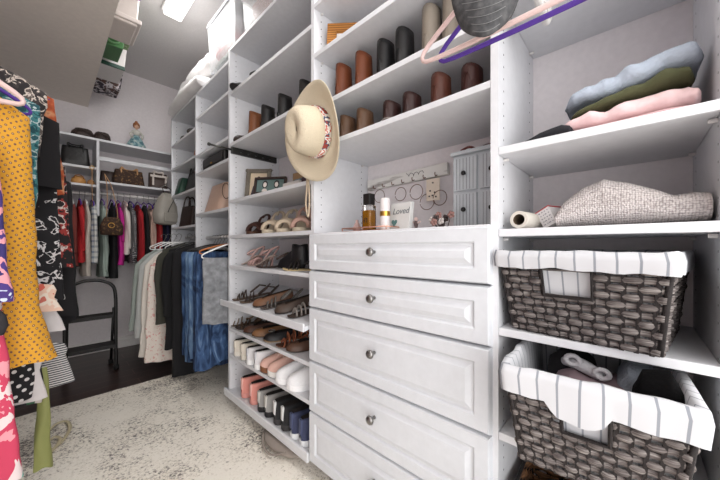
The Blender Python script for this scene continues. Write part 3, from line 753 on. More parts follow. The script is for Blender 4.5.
# perfume tray
t = thing('vanity_tray', 'rose gold tray holding the perfume bottles on the counter shelf', 'tray', (.86, .735, Z))
c = new(mat('rose_gold', (200, 150, 130), .3, .8)); c.box((-.06, -.11, 0), (.06, .11, .004)); c.build('tray_base', parent=t, bevel=.002)
c = new(MATS['rose_gold']); c.tube([(-.06, -.11, .014), (.06, -.11, .014), (.06, .11, .014), (-.06, .11, .014)], .0025, n=6, closed=True)
for x in (-.06, .06):
    for y in (-.11, 0, .11): c.cyl((x, y, .003), (x, y, .014), .002, n=6)
c.build('tray_rail', parent=t, smooth=True)
y = Yat(369, .85)
t = thing('perfume_bottle', 'amber perfume bottle with black cap on the tray', 'perfume', (.85, y, Z+.0045))
c = new(mat('amber_glass', (214, 150, 50), .08, trans=.35)); c.box((-.016, -.018, .004), (.016, .018, .078)); c.build('perfume', parent=t, bevel=.004)
c = new(GLASS); c.box((-.019, -.021, 0), (.019, .021, .098)); c.build('glass_bottle', parent=t, bevel=.004)
c = new(BLACKP); c.box((-.016, -.0175, .0985), (.016, .0175, .142)); c.build('cap', parent=t, bevel=.003)
c = new(mat('label_black', (40, 30, 26), .5))
for j, dy in enumerate((-.007, .004)): c.box((-.0198, dy, .03), (-.0192, dy+.003, .048)); c.box((-.0198, dy, .045-.009*j), (-.0192, dy+.008, .048-.009*j))
c.build('label_mark', parent=t)
y = Yat(385, .85)
t = thing('perfume_bottle', 'white and gold spray bottle right of the amber perfume', 'perfume', (.85, y, Z+.0045))
c = new(mat('pearl_white', (228, 222, 222), .25)); c.lathe([(.0001, 0), (.0175, 0), (.0185, .004), (.0185, .05), (.0001, .05)], n=24); c.lathe([(.0001, .068), (.0185, .068), (.0185, .112), (.017, .116), (.0001, .117)], n=24); c.build('bottle_body', parent=t, smooth=False)
c = new(GOLD); c.lathe([(.0001, .05), (.019, .05), (.019, .068), (.0001, .068)], n=24); c.build('gold_band', parent=t, smooth=False)
c = new(mat('pink_glass', (214, 180, 176), .2)); c.lathe([(.0001, 0), (.015, 0), (.016, .02), (.010, .035), (.006, .04), (.006, .05), (.0001, .05)], (0, 0, 0), n=16)
tag(c.build('perfume_bottle', smooth=True, loc=(.89, Yat(357, .89), Z+.0045)), 'tiny pink glass bottle at the left end of the tray', 'perfume')
# card with heart
t = thing('greeting_card', 'small white plaque with teal heart and script beside the perfumes', 'plaque', (.885, Yat(400, .885), Z), (0, R(8), R(-6)))
c = new(mat('plaque_white', (222, 222, 220), .6)); c.box((-.010, -.048, 0), (.010, .048, .105)); c.build('plaque_board', parent=t, bevel=.002)
def text_obj(s, size, m, parent, loc, rot, name='lettering', shear=.2):
    cu = bpy.data.curves.new(name, 'FONT'); cu.body = s; cu.size = size; cu.extrude = .0004; cu.shear = shear; cu.align_x = 'CENTER'
    o = bpy.data.objects.new(name, cu); C.objects.link(o)
    dg = bpy.context.evaluated_depsgraph_get(); dg.update()
    me = bpy.data.meshes.new_from_object(o.evaluated_get(dg)); bpy.data.objects.remove(o)
    me.materials.clear(); me.materials.append(m)
    o = bpy.data.objects.new(name, me); C.objects.link(o); o.parent = parent; o.location = loc; o.rotation_euler = rot; return o
text_obj('Loved', .032, mat('grey_ink', (110, 116, 120), .7), t, (-.0108, -.004, .062), (R(90), 0, R(-90)))
c = new(mat('teal_heart', (94, 132, 130), .6)); pts = []
for k in range(24):
    a = 2*PI*k/24; pts.append((-.0112, .022-.0011*16*math.sin(a)**3*.8, .030+.0011*(13*math.cos(a)-5*math.cos(2*a)-2*math.cos(3*a)-math.cos(4*a))*.85))
c.add(pts, [tuple(range(24))]); c.build('heart', parent=t)
# wall sign with hooks and hoops
t = thing('jewelry_rack', 'distressed white wooden jewellery rack with hooks leaning above the counter', 'jewellery rack', (XW-.022, .765, 1.315), (R(-1.5), 0, 0))
c = new(blotch('chippy_white_wood', [(0, (90, 82, 78)), (.36, (150, 144, 140)), (.46, (222, 220, 216))], 16, 6, stretch=(1, .25, 1.5), const=False)); c.box((-.006, -.215, -.026), (.02, .215, .024)); o = c.build('rack_board', parent=t, bevel=.002); rough_up(o, .002, 30)
c = new(mat('script_ink', (60, 56, 56), .7)); rs = random.Random(4)
P = []
for i in range(40):
    a = i*.55; P.append((-.0075, -.02-.0022*i-.004*math.sin(a), .004+.006*math.cos(a)*(1 if i % 9 else 1.8)))
c.tube(P, .0011, n=5); c.build('script_mark', parent=t)
for i in range(7):
    yy = .16-.055*i; c = new(mat('bronze', (120, 90, 76), .4, .7)); c.tube([(-.006, yy, -.022), (-.02, yy, -.028), (-.026, yy, -.022), (-.024, yy, -.014)], .0022, n=6); c.build('hook', parent=t, smooth=True)
for i, (u, v, r_) in enumerate(((401, 192, .030), (417, 190, .032), (428, 202, .033), (441, 198, .030), (381, 196, .030))):
    yy, zz = onX(u, v, XW-.03-.004*i); c = new(MATS['bronze']); c.tube(arc((XW-.034-.006*i, yy, min(zz, 1.27-r_)), r_, 0, 2*PI*.97, 26, 'yz'), .0016, n=6)
    nm = ('leftmost hoop but one', 'middle large hoop', 'lowest large hoop', 'hoop beside the dotted card', 'leftmost hoop')[i]
    tag(c.build('hoop_necklace', smooth=True), 'thin bronze necklace ring hanging from the white rack, '+nm, 'necklace')
t = thing('earring_card', 'cream earring card with dark studs hanging from the white rack', 'earring card', (XW-.050, onX(433, 190, XW-.05)[0], 1.235), (0, 0, 0))
c = new(mat('cream_card', (222, 208, 192), .7)); c.box((-.001, -.030, -.045), (.001, .030, .045)); c.build('card', parent=t)
for i, (a, b2) in enumerate(((0, .028), (.012, -.004), (-.008, -.012), (.016, -.026), (-.014, -.030), (.002, -.024))):
    c = new(BLACKP); c.lathe([(.0001, -.004), (.0035, -.003), (.0035, -.001)], (0, a, b2), ax='x', n=8); c.build('stud', parent=t)
# small figurines
for u, nm, lb, sc_ in ((416, 'figurine', 'tiny dark and pink figurine between the plaque and the flower cluster', .8), ):
    t = thing(nm, lb, 'figurine', (.90, Yat(u, .90), Z)); t.scale = (sc_,)*3
    c = new(mat('fig_dark', (86, 66, 66), .5)); c.lathe([(.0001, 0), (.016, 0), (.015, .006), (.006, .012), (.010, .030), (.006, .042), (.0001, .044)], n=14); c.build('body', parent=t, smooth=True)
    c = new(mat('fig_pink', (206, 178, 172), .5)); c.lathe([(.0001, .040), (.008, .044), (.009, .054), (.0001, .062)], n=12); c.tube([(0, -.022, .04), (0, 0, .028), (0, .022, .045)], .004, n=6); c.build('head', parent=t, smooth=True)
t = thing('flower_ornament', 'small metal flower ornament left of the grey mini chest', 'ornament', (.89, Yat(443, .89), Z))
rs = random.Random(3)
for i in range(9):
    x, y, z = rs.uniform(-.02, .02), rs.uniform(-.034, .034), rs.uniform(.014, .05); m_ = (mat('petal_white', (222, 214, 210), .4), mat('petal_dark', (70, 56, 54), .4), mat('petal_rose', (160, 120, 112), .4))[i % 3]
    c = new(m_)
    for k in range(5):
        a = k*2*PI/5; c.lathe([(.0001, -.003), (.006, -.001), (.006, .001), (.0001, .003)], (x, y+.007*math.cos(a), z+.007*math.sin(a)), ax='x', n=8)
    c.build('blossom', parent=t, smooth=True)
    c = new(MATS['petal_dark']); c.tube([(x, y, z), (x*.3, y*.5, .001)], .0015, n=5); c.build('stem', parent=t)
# mini chest
t = thing('mini_chest', 'small grey beadboard chest with four black knobbed drawers', 'mini chest', (.95, .366, Z))
GB = mat('grey_blue_wash', (196, 202, 207), .7, bump=.1, bscale=30); GBL = mat('grey_line', (112, 118, 124), .8)
W2, H2, D2 = .088, .25, .15
c = new(GB); c.box((.004, -W2, 0), (D2, W2, H2)); c.build('body', parent=t, bevel=.002)
c = new(GB); c.box((-.010, -W2-.006, H2), (D2+.002, W2+.004, H2+.012)); c.build('top_board', parent=t, bevel=.002)
for i in range(2):
    for j in range(2):
        y0 = -W2+.005+j*(W2); y1 = y0+W2-.010; z0 = .010+i*.120; z1 = z0+.110
        c = new(GB); c.box((-.004, y0, z0), (.0035, y1, z1))
        for k in range(1, 7): yy = y0+(y1-y0)*k/7; c.box((-.0043, yy-.0008, z0+.003), (-.0039, yy+.0008, z1-.003), GBL)
        o = c.build('drawer', parent=t)
        c = new(BLACKM); c.lathe([(.0001, -.022), (.006, -.021), (.008, -.016), (.004, -.010), (.004, -.004)], (0, (y0+y1)/2, (z0+z1)/2), ax='x', n=14); c.build('knob', parent=o, smooth=True)
c = new(mat('dark_red_cord', (110, 50, 44), .5)); c.tube(tube_path([(.96, .43, Z+H2+.017), (.97, .405, Z+H2+.028), (.98, .38, Z+H2+.018), (.97, .35, Z+H2+.02), (.96, .33, Z+H2+.017)], 4), .004, n=6); tag(c.build('bracelet', smooth=True), 'dark red bracelet lying on top of the grey mini chest', 'bracelet')
# cap on hangers above
t = hanger('blush velvet hanger hooked in front of the top shelves behind the charcoal cap', (.575, .165, 1.565), R(90), BLUSH, half=.185, r=.0055, drop=.115, hookz=.025)
t = hanger('purple velvet hanger just behind the blush one over the shelf tower', (.60, .150, 1.565), R(90), PURPLE, half=.170, r=.0055, drop=.115, hookz=.025)
t = thing('valet_rod', 'short white valet rod under the upper shelf holding two hangers', 'valet rod', (.56, .16, 1.565))
c = new(ROD); c.cyl((-.03, 0, 0), (.30, 0, 0), .008); c.box((.22, -.01, .0), (.30, .01, .0705)); c.build('rod', parent=t, smooth=False)
# cap
CAPM = blotch('charcoal_denim', [(.2, (38, 38, 40)), (.5, (66, 66, 68)), (.8, (96, 96, 96))], 60, 6, False)
t = thing('baseball_cap', 'charcoal washed baseball cap hanging over the hangers at the top', 'cap', (.495, .178, 1.446), (R(0), R(-82), R(20)))
t.scale = (.78, .78, .78)
c = new(CAPM); rings = []
for k in range(13):
    s = k/12; rings.append([])
    for j in range(17):
        q = j/16; y = (q-.5)*.150*(1-.30*s*s); x = .02-s*(.062+.055*(1-(2*q-1)**2)); z = -.05*s - .02*(abs(q-.5)*2)**2*(.5+.5*s)
        rings[-1].append((x, y, z))
c.rings(rings, loop=False, caps=False); c.build('brim', parent=t, smooth=True, solid=.005)
c = new(CAPM); rings = []
for k in range(9):
    f = k/8*PI/2; r_ = .078*math.cos(f)+.002; rings.append([(.075+r_*math.cos(2*PI*j/24), r_*.95*math.sin(2*PI*j/24), -.01+.10*math.sin(f)) for j in range(24)])
c.rings(rings, caps=False); c.build('crown', parent=t, smooth=True, solid=.003)
c = new(mat('stitch_grey', (120, 120, 120), .8))
for w_ in range(5):
    P = []
    for j in range(17):
        q = j/16; s = .94-.12*w_; y = (q-.5)*.150*(1-.30*s*s)*.96; x = .02-s*(.062+.055*(1-(2*q-1)**2)); z = -.05*s-.02*(abs(q-.5)*2)**2*(.5+.5*s); P.append((x, y, z+.004))
    c.tube(P, .0008, n=4)
c.build('stitching', parent=t)

# ================================================================== RIGHT TOWER THINGS
def st(pts, X):   # pts: (u, v_top, v_bottom)
    out = []
    for u, a, b2 in pts:
        y, zt = onX(u, a, X); zb = onX(u, b2, X)[1]; out.append((y, zb, zt))
    return out
Z = 1.2525; XS = .83
cloth_lump('folded_sweater', 'black folded garment poking out at the left of the sweater stack', 'sweater', [(.222, Z, Z+.010), (.20, Z, Z+.020), (.17, Z, Z+.034), (.125, Z, Z+.042), (.10, Z, Z+.03)], XS-.012, 1.02, mat('black_knit', (26, 26, 32), .9), 2, .003)
cloth_lump('folded_sweater', 'dusty rose folded sweater at the bottom of the stack', 'sweater', [(.145, Z, Z+.008), (.09, Z, Z+.013), (.02, Z, Z+.016), (-.05, Z, Z+.018), (-.085, Z, Z+.014)], XS-.02, 1.05, mat('dusty_rose', (206, 170, 172), .9, bump=.3, bscale=120), 4, .002)
S = st([(556, 122, 134), (580, 112, 130), (610, 103, 124), (640, 92, 118), (668, 83, 111), (690, 75, 106), (706, 84, 102)], XS)
S = [(y, max(zb, Z+.012+.02*max(0, (.1-y))), zt) for y, zb, zt in S]; S[-1] = (max(S[-1][0], -.098), S[-1][1], S[-1][2])
cloth_lump('folded_sweater', 'pale pink folded sweater under the olive one', 'sweater', S, XS, 1.06, mat('pale_pink_knit', (232, 200, 200), .9, bump=.2, bscale=120), 5, .005, fold=.020)
S2 = st([(567, 113, 120), (590, 101, 110), (620, 86, 100), (655, 70, 88), (685, 60, 78), (697, 63, 75)], XS+.01)
cloth_lump('folded_sweater', 'olive green folded sweater between the pink and blue ones', 'sweater', S2, XS+.01, 1.05, mat('olive_knit', (78, 80, 52), .9, bump=.2, bscale=120), 6, .004, fold=.018)
S3 = st([(563, 100, 108), (585, 85, 100), (610, 72, 95), (640, 56, 82), (665, 45, 69), (690, 37, 61), (710, 37, 55)], XS+.02)
S3[-1] = (max(S3[-1][0], -.100), S3[-1][1], S3[-1][2])
cloth_lump('folded_sweater', 'pale blue grey folded sweater on top of the stack', 'sweater', S3, XS+.015, 1.05, mat('bluegrey_knit', (174, 184, 198), .9, bump=.3, bscale=120), 7, .006, fold=.026)
# knit blanket
Z = 1.0455; XS = .82
m, nt, b = node_mat('chunky_knit', .95)
tc = nt.nodes.new('ShaderNodeTexCoord'); vo = nt.nodes.new('ShaderNodeTexVoronoi'); vo.inputs['Scale'].default_value = 230; vo.inputs['Randomness'].default_value = .4
nt.links.new(tc.outputs['Object'], vo.inputs['Vector']); nt.links.new(ramp(nt, vo.outputs['Distance'], [(0, (222, 214, 212)), (.45, (204, 196, 194)), (.8, (140, 132, 130))], False), b.inputs['Base Color'])
bp = nt.nodes.new('ShaderNodeBump'); bp.inputs['Strength'].default_value = .8; bp.inputs['Distance'].default_value = .004; bp.invert = True
nt.links.new(vo.outputs['Distance'], bp.inputs['Height']); nt.links.new(bp.outputs[0], b.inputs['Normal']); KNIT = m
S = st([(553, 214, 229), (562, 198, 229), (580, 183, 229), (603, 173, 229), (630, 178, 229), (655, 184, 228), (676, 191, 228), (700, 187, 228)], XS)
S = [(y, Z, zt) for y, zb, zt in S]+[(-.106, Z, S[-1][2]-.002)]
cloth_lump('knit_blanket', 'chunky greige knit throw blanket folded above the upper basket', 'blanket', S, XS, 1.09, KNIT, 9, .003, fold=.004, scale=10, er=.02)
# roll
t = thing('paper_roll', 'rolled cream fabric roll with dark hollow end beside the knit blanket', 'roll', (.83, .205, Z+.0225), (0, 0, R(-8)))
c = new(mat('cream_felt', (206, 200, 190), .9)); n = 28; spiral = []
rings = []
for x in (-.03, .22):
    ring = [(x, .0215*math.cos(2*PI*k/n), .0215*math.sin(2*PI*k/n)) for k in range(n)]; ring2 = [(x, .0135*math.cos(2*PI*k/n), .0135*math.sin(2*PI*k/n)) for k in range(n)]
    rings.append((ring, ring2))
c.rings([rings[0][1], rings[0][0], rings[1][0], rings[1][1]], caps=False); c.build('outer_wrap', parent=t, smooth=False, bevel=.001)
c = new(mat('cardboard_core', (98, 82, 66), .9)); c.rings([rings[0][1], rings[1][1]], caps=False); c.add(rings[1][1], [tuple(range(n))]); c.build('inner_core', parent=t, smooth=True)
t = thing('booklet', 'white booklet with red edge leaning beside the roll and blanket', 'booklet', (.86, .150, Z), (R(-28), 0, R(-20)))
c = new(mat('booklet_white', (226, 222, 222), .6)); c.box((0, -.018, .009), (.12, .016, .055)); c.build('pages', parent=t)
c = new(mat('booklet_red', (176, 52, 58), .5)); c.box((-.001, -.020, .055), (.121, .018, .0575)); c.build('red_edge', parent=t)
q = mat('booklet_ink', (120, 116, 130), .7); c = new(q); rs = random.Random(8)
for i in range(5):
    for j in range(4): c.box((-.0006, -.014+.007*j, .016+.008*i), (-.0002, -.014+.007*j+rs.uniform(.002, .005), .018+.008*i))
c.build('print_mark', parent=t)

# ---- baskets
WV1 = blotch('seagrass_grey', [(.2, (44, 38, 38)), (.42, (82, 74, 73)), (.58, (122, 115, 112)), (.75, (170, 164, 160))], 9, 8, False, stretch=(3, 3, 60))
WV2 = mat('dark_stake', (30, 23, 23), .8, bump=.4, bscale=120)
LIN = stripes('ticking_liner', (202, 203, 207), (142, 146, 154), .0305, .12, 0, uv=True)
LIN_IN = stripes('ticking_liner_close', (214, 214, 218), (150, 154, 162), .012, .2, 0, uv=True)
def basket(name, label, loc, rot, wb, wt, db, dt, h, rows=10, cols=12, dcols=12, hole=None, mw=WV1, ms=WV2, liner=True, flap=None, cuff=.034, lin_wave=.004):
    """local: front face toward -x, width along y (wb bottom, wt top), depth along x; origin bottom centre"""
    t = thing(name, label, 'basket', loc, rot)
    corners = lambda f: [(-(db+(dt-db)*f)/2, (wb+(wt-wb)*f)/2), (-(db+(dt-db)*f)/2, -(wb+(wt-wb)*f)/2), ((db+(dt-db)*f)/2, -(wb+(wt-wb)*f)/2), ((db+(dt-db)*f)/2, (wb+(wt-wb)*f)/2)]
    names = ['front_weave', 'side_weave', 'back_weave', 'side_weave']
    for wi in range(4):
        nc = cols if wi in (0, 2) else dcols
        c = new(mw); cs = new(ms)
        def P(s, f, off):
            cc = corners(f); a = Vector(cc[wi]); b2 = Vector(cc[(wi+1) % 4]); d = (b2-a); p = a+d*s; nrm = Vector((-d.y, d.x)).normalized() * -1
            mid = (a+b2)/2
            if nrm.dot(mid) < 0: nrm = -nrm
            p = p+nrm*off; return (p.x, p.y, h*f)
        for r_ in range(rows):
            f0 = (r_+.06)/rows; f1 = (r_+.94)/rows; fm_ = (f0+f1)/2
            segs = []; cur = []
            for k in range(nc*4+1):
                s = k/(nc*4)
                inh = wi == 0 and hole and hole[0] < s < hole[1] and hole[2] < fm_ < hole[3]
                off = .0034*math.cos(PI*(k/4*1.0)+PI*r_) + .0018*noise.noise(Vector((k*.9, r_*3.1, wi)))
                if inh:
                    if len(cur) > 1: segs.append(cur)
                    cur = []
                else: cur.append((s, off))
            if len(cur) > 1: segs.append(cur)
            for sg in segs:
                rings = []
                for s, off in sg:
                    rings.append([P(s, f0, off-.002), P(s, f0+.12/rows, off+.002), P(s, fm_, off+.0035), P(s, f1-.12/rows, off+.002), P(s, f1, off-.002), P(s, fm_, off-.004)])
                c.rings(rings)
        for k in range(nc):
            s = (k+.5)/nc; w_ = .17/nc
            rng_ = [(0, 1)]
            if wi == 0 and hole and hole[0] < s < hole[1]: rng_ = [(0, hole[2]), (hole[3], 1)]
            for fa, fb_ in rng_:
                cs.rings([[P(s-w_, fa, -.002), P(s+w_, fa, -.002), P(s+w_, fa, .0025), P(s-w_, fa, .0025)], [P(s-w_, fb_, -.002), P(s+w_, fb_, -.002), P(s+w_, fb_, .0025), P(s-w_, fb_, .0025)]])
        o = c.build(names[wi], parent=t, smooth=True); cs.build('stakes', parent=o)
        if wi == 0 and hole:
            q = new(ms); hp = [P(hole[0], hole[2], .004), P(hole[1], hole[2], .004), P(hole[1], hole[3], .004), P(hole[0], hole[3], .004)]
            q.tube(hp, .0045, n=6, closed=True); q.build('handle_rim', parent=t)
    c = new(ms); cc = corners(1); c.tube([(x, y, h) for x, y in cc], .006, n=8, closed=True); c.build('rim', parent=t, smooth=True)
    for x, y in corners(0):
        pass
    for i in range(4):
        c = new(ms); a, b2 = corners(0)[i], corners(1)[i]; c.tube([(a[0], a[1], .004), (b2[0], b2[1], h)], .005, n=8)
        c.build('corner_stake', parent=t, smooth=True)
    c = new(ms); cc = corners(0.01); c.add([(x, y, .003) for x, y in cc], [(0, 1, 2, 3)]); c.build('base', parent=t, solid=.004)
    if liner:
        def loop(f, off, nseg=26):
            cc = corners(f); out = []; per = 0; mids = []
            for i in range(4):
                a = Vector(cc[i]); b2 = Vector(cc[(i+1) % 4])
                sg = lambda q: Vector((off if q.x > 0 else -off, off if q.y > 0 else -off)); a2 = a+sg(a); b3 = b2+sg(b2)
                for k in range(nseg): p = a2+(b3-a2)*(k/nseg); out.append((p.x, p.y, i, k/nseg))
            return out
        levels = [(.03, -.010, 0, 0), (.5, -.009, 0, .4), (.95, -.008, .0, .8), (1.0, -.004, .010, .9), (1.0, .008, .012, 1), (.95, .0125, .004, 1.2), (1-cuff/h, .0135, 0, 2)]
        rings = []
        for li, (f, off, dz, ph) in enumerate(levels):
            L_ = loop(f, off); ring = []
            for i, (x, y, wi, s) in enumerate(L_):
                wv = lin_wave*noise.noise(Vector((x*22, y*22, li*.3)))
                z = h*f+dz+(wv if li > 2 else 0)
                if li == len(levels)-1:
                    z += lin_wave*1.5*noise.noise(Vector((x*30, y*30, 5)))
                    if flap and wi == 0 and flap[0] < s < flap[1]: z -= flap[2]*math.sin(PI*min(1, (s-flap[0])/(flap[1]-flap[0])*1.0))**.35
                sgn = 1 if off > 0 else -1
                ring.append((x + (wv*.8 if li > 2 else 0), y + (wv*.8 if li > 2 else 0), z))
            rings.append(ring)
        c = new(LIN); c.rings(rings, caps=False); o = c.build('liner', parent=t, smooth=True)
        uv = o.data.uv_layers.new(name='uv')
        N = len(rings[0])
        for p in o.data.polygons:
            ks = [o.data.loops[l].vertex_index % N for l in p.loop_indices]; wrap = max(ks)-min(ks) > N/2
            for l, k in zip(p.loop_indices, ks):
                kk = k+N if (wrap and k < N/2) else k
                wi = (kk // 26); base = sum([(wt, dt, wt, dt)[q % 4] for q in range(wi)])
                uv.data[l].uv = (base + (kk % 26)/26*(wt, dt, wt, dt)[wi % 4] if not (kk % 26 == 0) else base, o.data.vertices[o.data.loops[l].vertex_index].co.z)
        q = new(mat('liner_plain', (208, 208, 212), .9)); cc = corners(.05); q.add([(x*.95, y*.95, h*.05) for x, y in cc], [(0, 1, 2, 3)]); q.build('liner_base', parent=t)
    return t
b1 = basket('woven_basket', 'grey woven basket with striped liner and cut out handle on the middle shelf', (.915, .073, .7975), (0, 0, R(-8)), .255, .292, .27, .34, .182, rows=11, cols=12, hole=(.30, .62, .52, .86), flap=None, cuff=.028)
b2 = basket('woven_basket', 'grey woven basket with open striped liner pulled out on the lower shelf', (.857, .071, .535), (R(0), R(0), R(3)), .235, .268, .28, .39, .213, rows=12, cols=13, hole=(.34, .62, .5, .9), flap=(.30, .60, .032), cuff=.048)
# contents of lower basket
Z2 = .685
c_ = cloth_lump('soft_cloth', 'mauve cloth bundle inside the open lower basket', 'cloth', [(.14, .56, Z2+.015), (.10, .555, Z2+.035), (.03, .555, Z2+.03), (-.02, .555, Z2+.015)], .72, .93, mat('mauve_cloth', (132, 112, 118), .9), 11, .010)
c_ = cloth_lump('knit_hat', 'black knit hat at the right inside the open lower basket', 'hat', [(.005, .62, Z2+.04), (-.012, .62, Z2+.088), (-.045, .62, Z2+.094), (-.068, .62, Z2+.05)], .705, .80, mat('black_fluffy', (9, 8, 9), 1, bump=.3, bscale=200, spec=.1), 12, .005, power=.9)
c_ = cloth_lump('soft_cloth', 'black cloth at the back left inside the open lower basket', 'cloth', [(.165, .60, Z2+.03), (.13, .60, Z2+.06), (.09, .60, Z2+.05), (.07, .60, Z2+.03)], .84, .98, mat('black_cloth', (22, 20, 24), .95), 13, .008)
c_ = cloth_lump('lace_cloth', 'pale blue lace cloth beside the black knit hat', 'cloth', [(.03, .60, Z2+.03), (.01, .60, Z2+.07), (-.02, .60, Z2+.065), (-.035, .60, Z2+.03)], .80, .92, mat('lace_blue', (150, 158, 168), .9, bump=.8, bscale=160), 14, .008)
t = thing('plush_slipper', 'pale grey plush slipper with looped bow in the lower basket', 'slipper', (.83, .09, Z2+.035)); t.scale = (.8,)*3
c = new(mat('plush_grey', (198, 196, 200), .95, bump=.5, bscale=150)); c.tube(tube_path([(-.02, -.05, 0), (-.01, -.02, .012), (0, .01, .018), (.02, .04, .01)], 4), [.012+.006*math.sin(k/12*PI) for k in range(13)], n=12); c.build('slipper_body', parent=t, smooth=True)
for a, b3 in (((-.03, -.05, .012), .015), ((-.02, .015, .03), .016)):
    c = new(MATS['plush_grey']); c.tube([(a[0], a[1]+b3*math.cos(k*PI/7), a[2]+b3*.8*math.sin(k*PI/7)) for k in range(14)], .0065, n=8, closed=True); c.build('bow_loop', parent=t, smooth=True)
c = new(mat('pink_puff', (214, 176, 178), .95)); c.lathe([(.0001, -.014), (.012, -.01), (.017, 0), (.012, .01), (.0001, .014)], n=14); tag(c.build('pompom', smooth=True, loc=(.735, .02, Z2+.035)), 'small pink pompom beside the black knit hat', 'pompom')
# floor basket
WB = blotch('brown_wicker', [(0, (52, 34, 24)), (.45, (104, 70, 44)), (.65, (150, 108, 70)), (.85, (178, 138, 96))], 9, 5, False, stretch=(3, 3, 40))
basket('wicker_basket', 'brown wicker basket with dark cloth on the bottom shelf', (.85, .07, .1005), (0, 0, R(3)), .26, .31, .30, .34, .285, rows=16, cols=10, mw=WB, liner=False)
cloth_lump('dark_cloth', 'charcoal cloth heaped in the brown wicker basket', 'cloth', [(.19, .30, .355), (.12, .20, .39), (.03, .20, .40), (-.04, .25, .37)], .74, .98, mat('charcoal_cloth', (52, 52, 58), .95, bump=.3, bscale=80), 16, .010)
# fabric bag under the shoe unit
t = thing('shoe_bag', 'grey tote bag lying on the rug under the shoe shelf unit', 'bag', (.80, 1.27, .016))
c = new(mat('grey_taupe_canvas', (146, 136, 128), .85, bump=.2)); rings = []
for k in range(11):
    f = k/10; y = .16-.32*f; s = math.sin(PI*min(1, max(0, f)))**.5*.9+.1
    rings.append([(.07*s*math.copysign(abs(math.cos(2*PI*j/16))**.7, math.cos(2*PI*j/16)), y, max(0, .026+.026*s*math.sin(2*PI*j/16))) for j in range(16)])
c.rings(rings); o = c.build('bag_body', parent=t, smooth=True)
c = new(MATS['grey_taupe_canvas']); c.tube(tube_path([(-.05, .10, .04), (-.085, .04, .025), (-.09, -.04, .02), (-.05, -.10, .04)], 5), .006, n=6, flat=.5); c.build('bag_handle', parent=t, smooth=True)

# ================================================================== TOP OF SYSTEM
CLEAR = mat('frosted_plastic', (236, 238, 240), .25, alpha=.32)
def clear_bin(label, x0, x1, y0, y1, z, h, lidc, items):
    t = thing('storage_bin', label, 'storage bin', ((x0+x1)/2, (y0+y1)/2, z)); hx, hy = (x1-x0)/2, (y1-y0)/2
    c = new(CLEAR); k = .93
    rings = [[(-hx*k*s, -hy*k*s, a), (hx*k*s, -hy*k*s, a), (hx*k*s, hy*k*s, a), (-hx*k*s, hy*k*s, a)] for s, a in ((.98, .002), (1.05, h))]
    c.rings(rings, caps=False); c.add(rings[0], [(0, 1, 2, 3)]); c.build('bin_body', parent=t, solid=.003)
    c = new(lidc); c.box((-hx, -hy, h), (hx, hy, h+.022)); c.box((-hx*1.02, -hy*1.02, h-.012), (hx*1.02, hy*1.02, h+.006)); c.build('lid', parent=t, bevel=.004)
    for i, (a, m_) in enumerate(items):
        cc = cloth_lump('folded_content', None, None, [(-hy*.8, a[0], a[1]), (0, a[0], a[1]+.01), (hy*.8, a[0], a[1])], -hx*.82, hx*.82, m_, i+20, .006, parent=t)
    return t
zt = 2.2435
clear_bin('clear storage bin with white lid and folded linens on top of the shoe unit', .79, 1.11, 1.80, 2.25, 2.2435, .34, mat('grey_lid', (150, 152, 156), .4),
          [((.006, .07), mat('green_grey', (120, 128, 112), .9)), ((.085, .15), mat('coral', (200, 90, 96), .9)), ((.165, .27), mat('linen_white', (226, 226, 230), .9))])
clear_bin('clear storage bin with cream fabric nearer the drawers on top shelf', .81, 1.11, 1.28, 1.74, 2.2435, .26, WPL,
          [((.006, .10), mat('cream_fab', (226, 210, 190), .9)), ((.115, .23), mat('rose_fab', (210, 170, 160), .9))])
# white folded pillows on sections 3 / 4
PIL = mat('white_quilt', (232, 230, 230), .85, bump=.2, bscale=30)
for i, (y0, y1, z0, dz, x0, lb) in enumerate(((2.30, 3.08, 2.179, .13, .74, 'white puffy pillow at the bottom of the pillow stack on the tower top'), (2.24, 3.00, 2.312, .17, .80, 'white puffy pillow leaning on top of the pillow stack'))):
    st_ = [(y0, z0, z0+.07), (y0+.08, z0, z0+dz*.9), ((y0+y1)/2, z0, z0+dz), (y1-.08, z0, z0+dz*.85), (y1, z0, z0+.06)]
    cloth_lump('pillow', lb, 'pillow', st_, x0, 1.10, PIL, 30+i, .010, scale=9, fold=.012, er=.06)
# ================================================================== LEDGE BINS
def ledge_bin(name, label, cat, Y, xr, z1, m_body, m_lid=None, d=.26, xl=.05, z0=2.3605, lid_h=.03):
    t = thing(name, label, cat, ((xl+xr)/2, Y, z0)); hx = (xr-xl)/2; hy = d/2; h = z1-z0
    # bin overhanging the ledge
    c = new(m_body); rings = []
    for f in (0, .04, .5, .96, 1):
        s = .90+.10*f; rings.append([(hx*s*x, hy*s*y, h*f) for x, y in ((-1, -1), (1, -1), (1, 1), (-1, 1))])
    c.rings(rings); c.build('bin_body', parent=t, bevel=.008)
    if m_lid:
        c = new(m_lid); c.box((-hx*1.04, -hy*1.04, h+.0005), (hx*1.04, hy*1.04, h+lid_h)); c.build('lid', parent=t, bevel=.006)
    return t
ZB = 2.3605
pt = blotch('dark_floral_print', [(0, (52, 44, 56)), (.45, (206, 200, 204)), (.55, (96, 72, 66)), (.62, (40, 34, 40))], 18, 2, dist=1)
t = ledge_bin('fabric_box', 'dark patterned fabric box on the high ledge nearest the back wall', 'box', 3.36, .455, ZB+.16, pt, d=.24)
t = ledge_bin('storage_bin', 'white bin with dark green base on the high ledge beside the patterned box', 'storage bin', 3.02, .43, ZB+.22, mat('bin_white', (226, 222, 220), .5), d=.30)
c = new(mat('bin_dark_green', (20, 64, 52), .5)); c.box((-.19, -.150, .0), (.172, -.1365, .028)); c.build('base_rim', parent=t, bevel=.003)
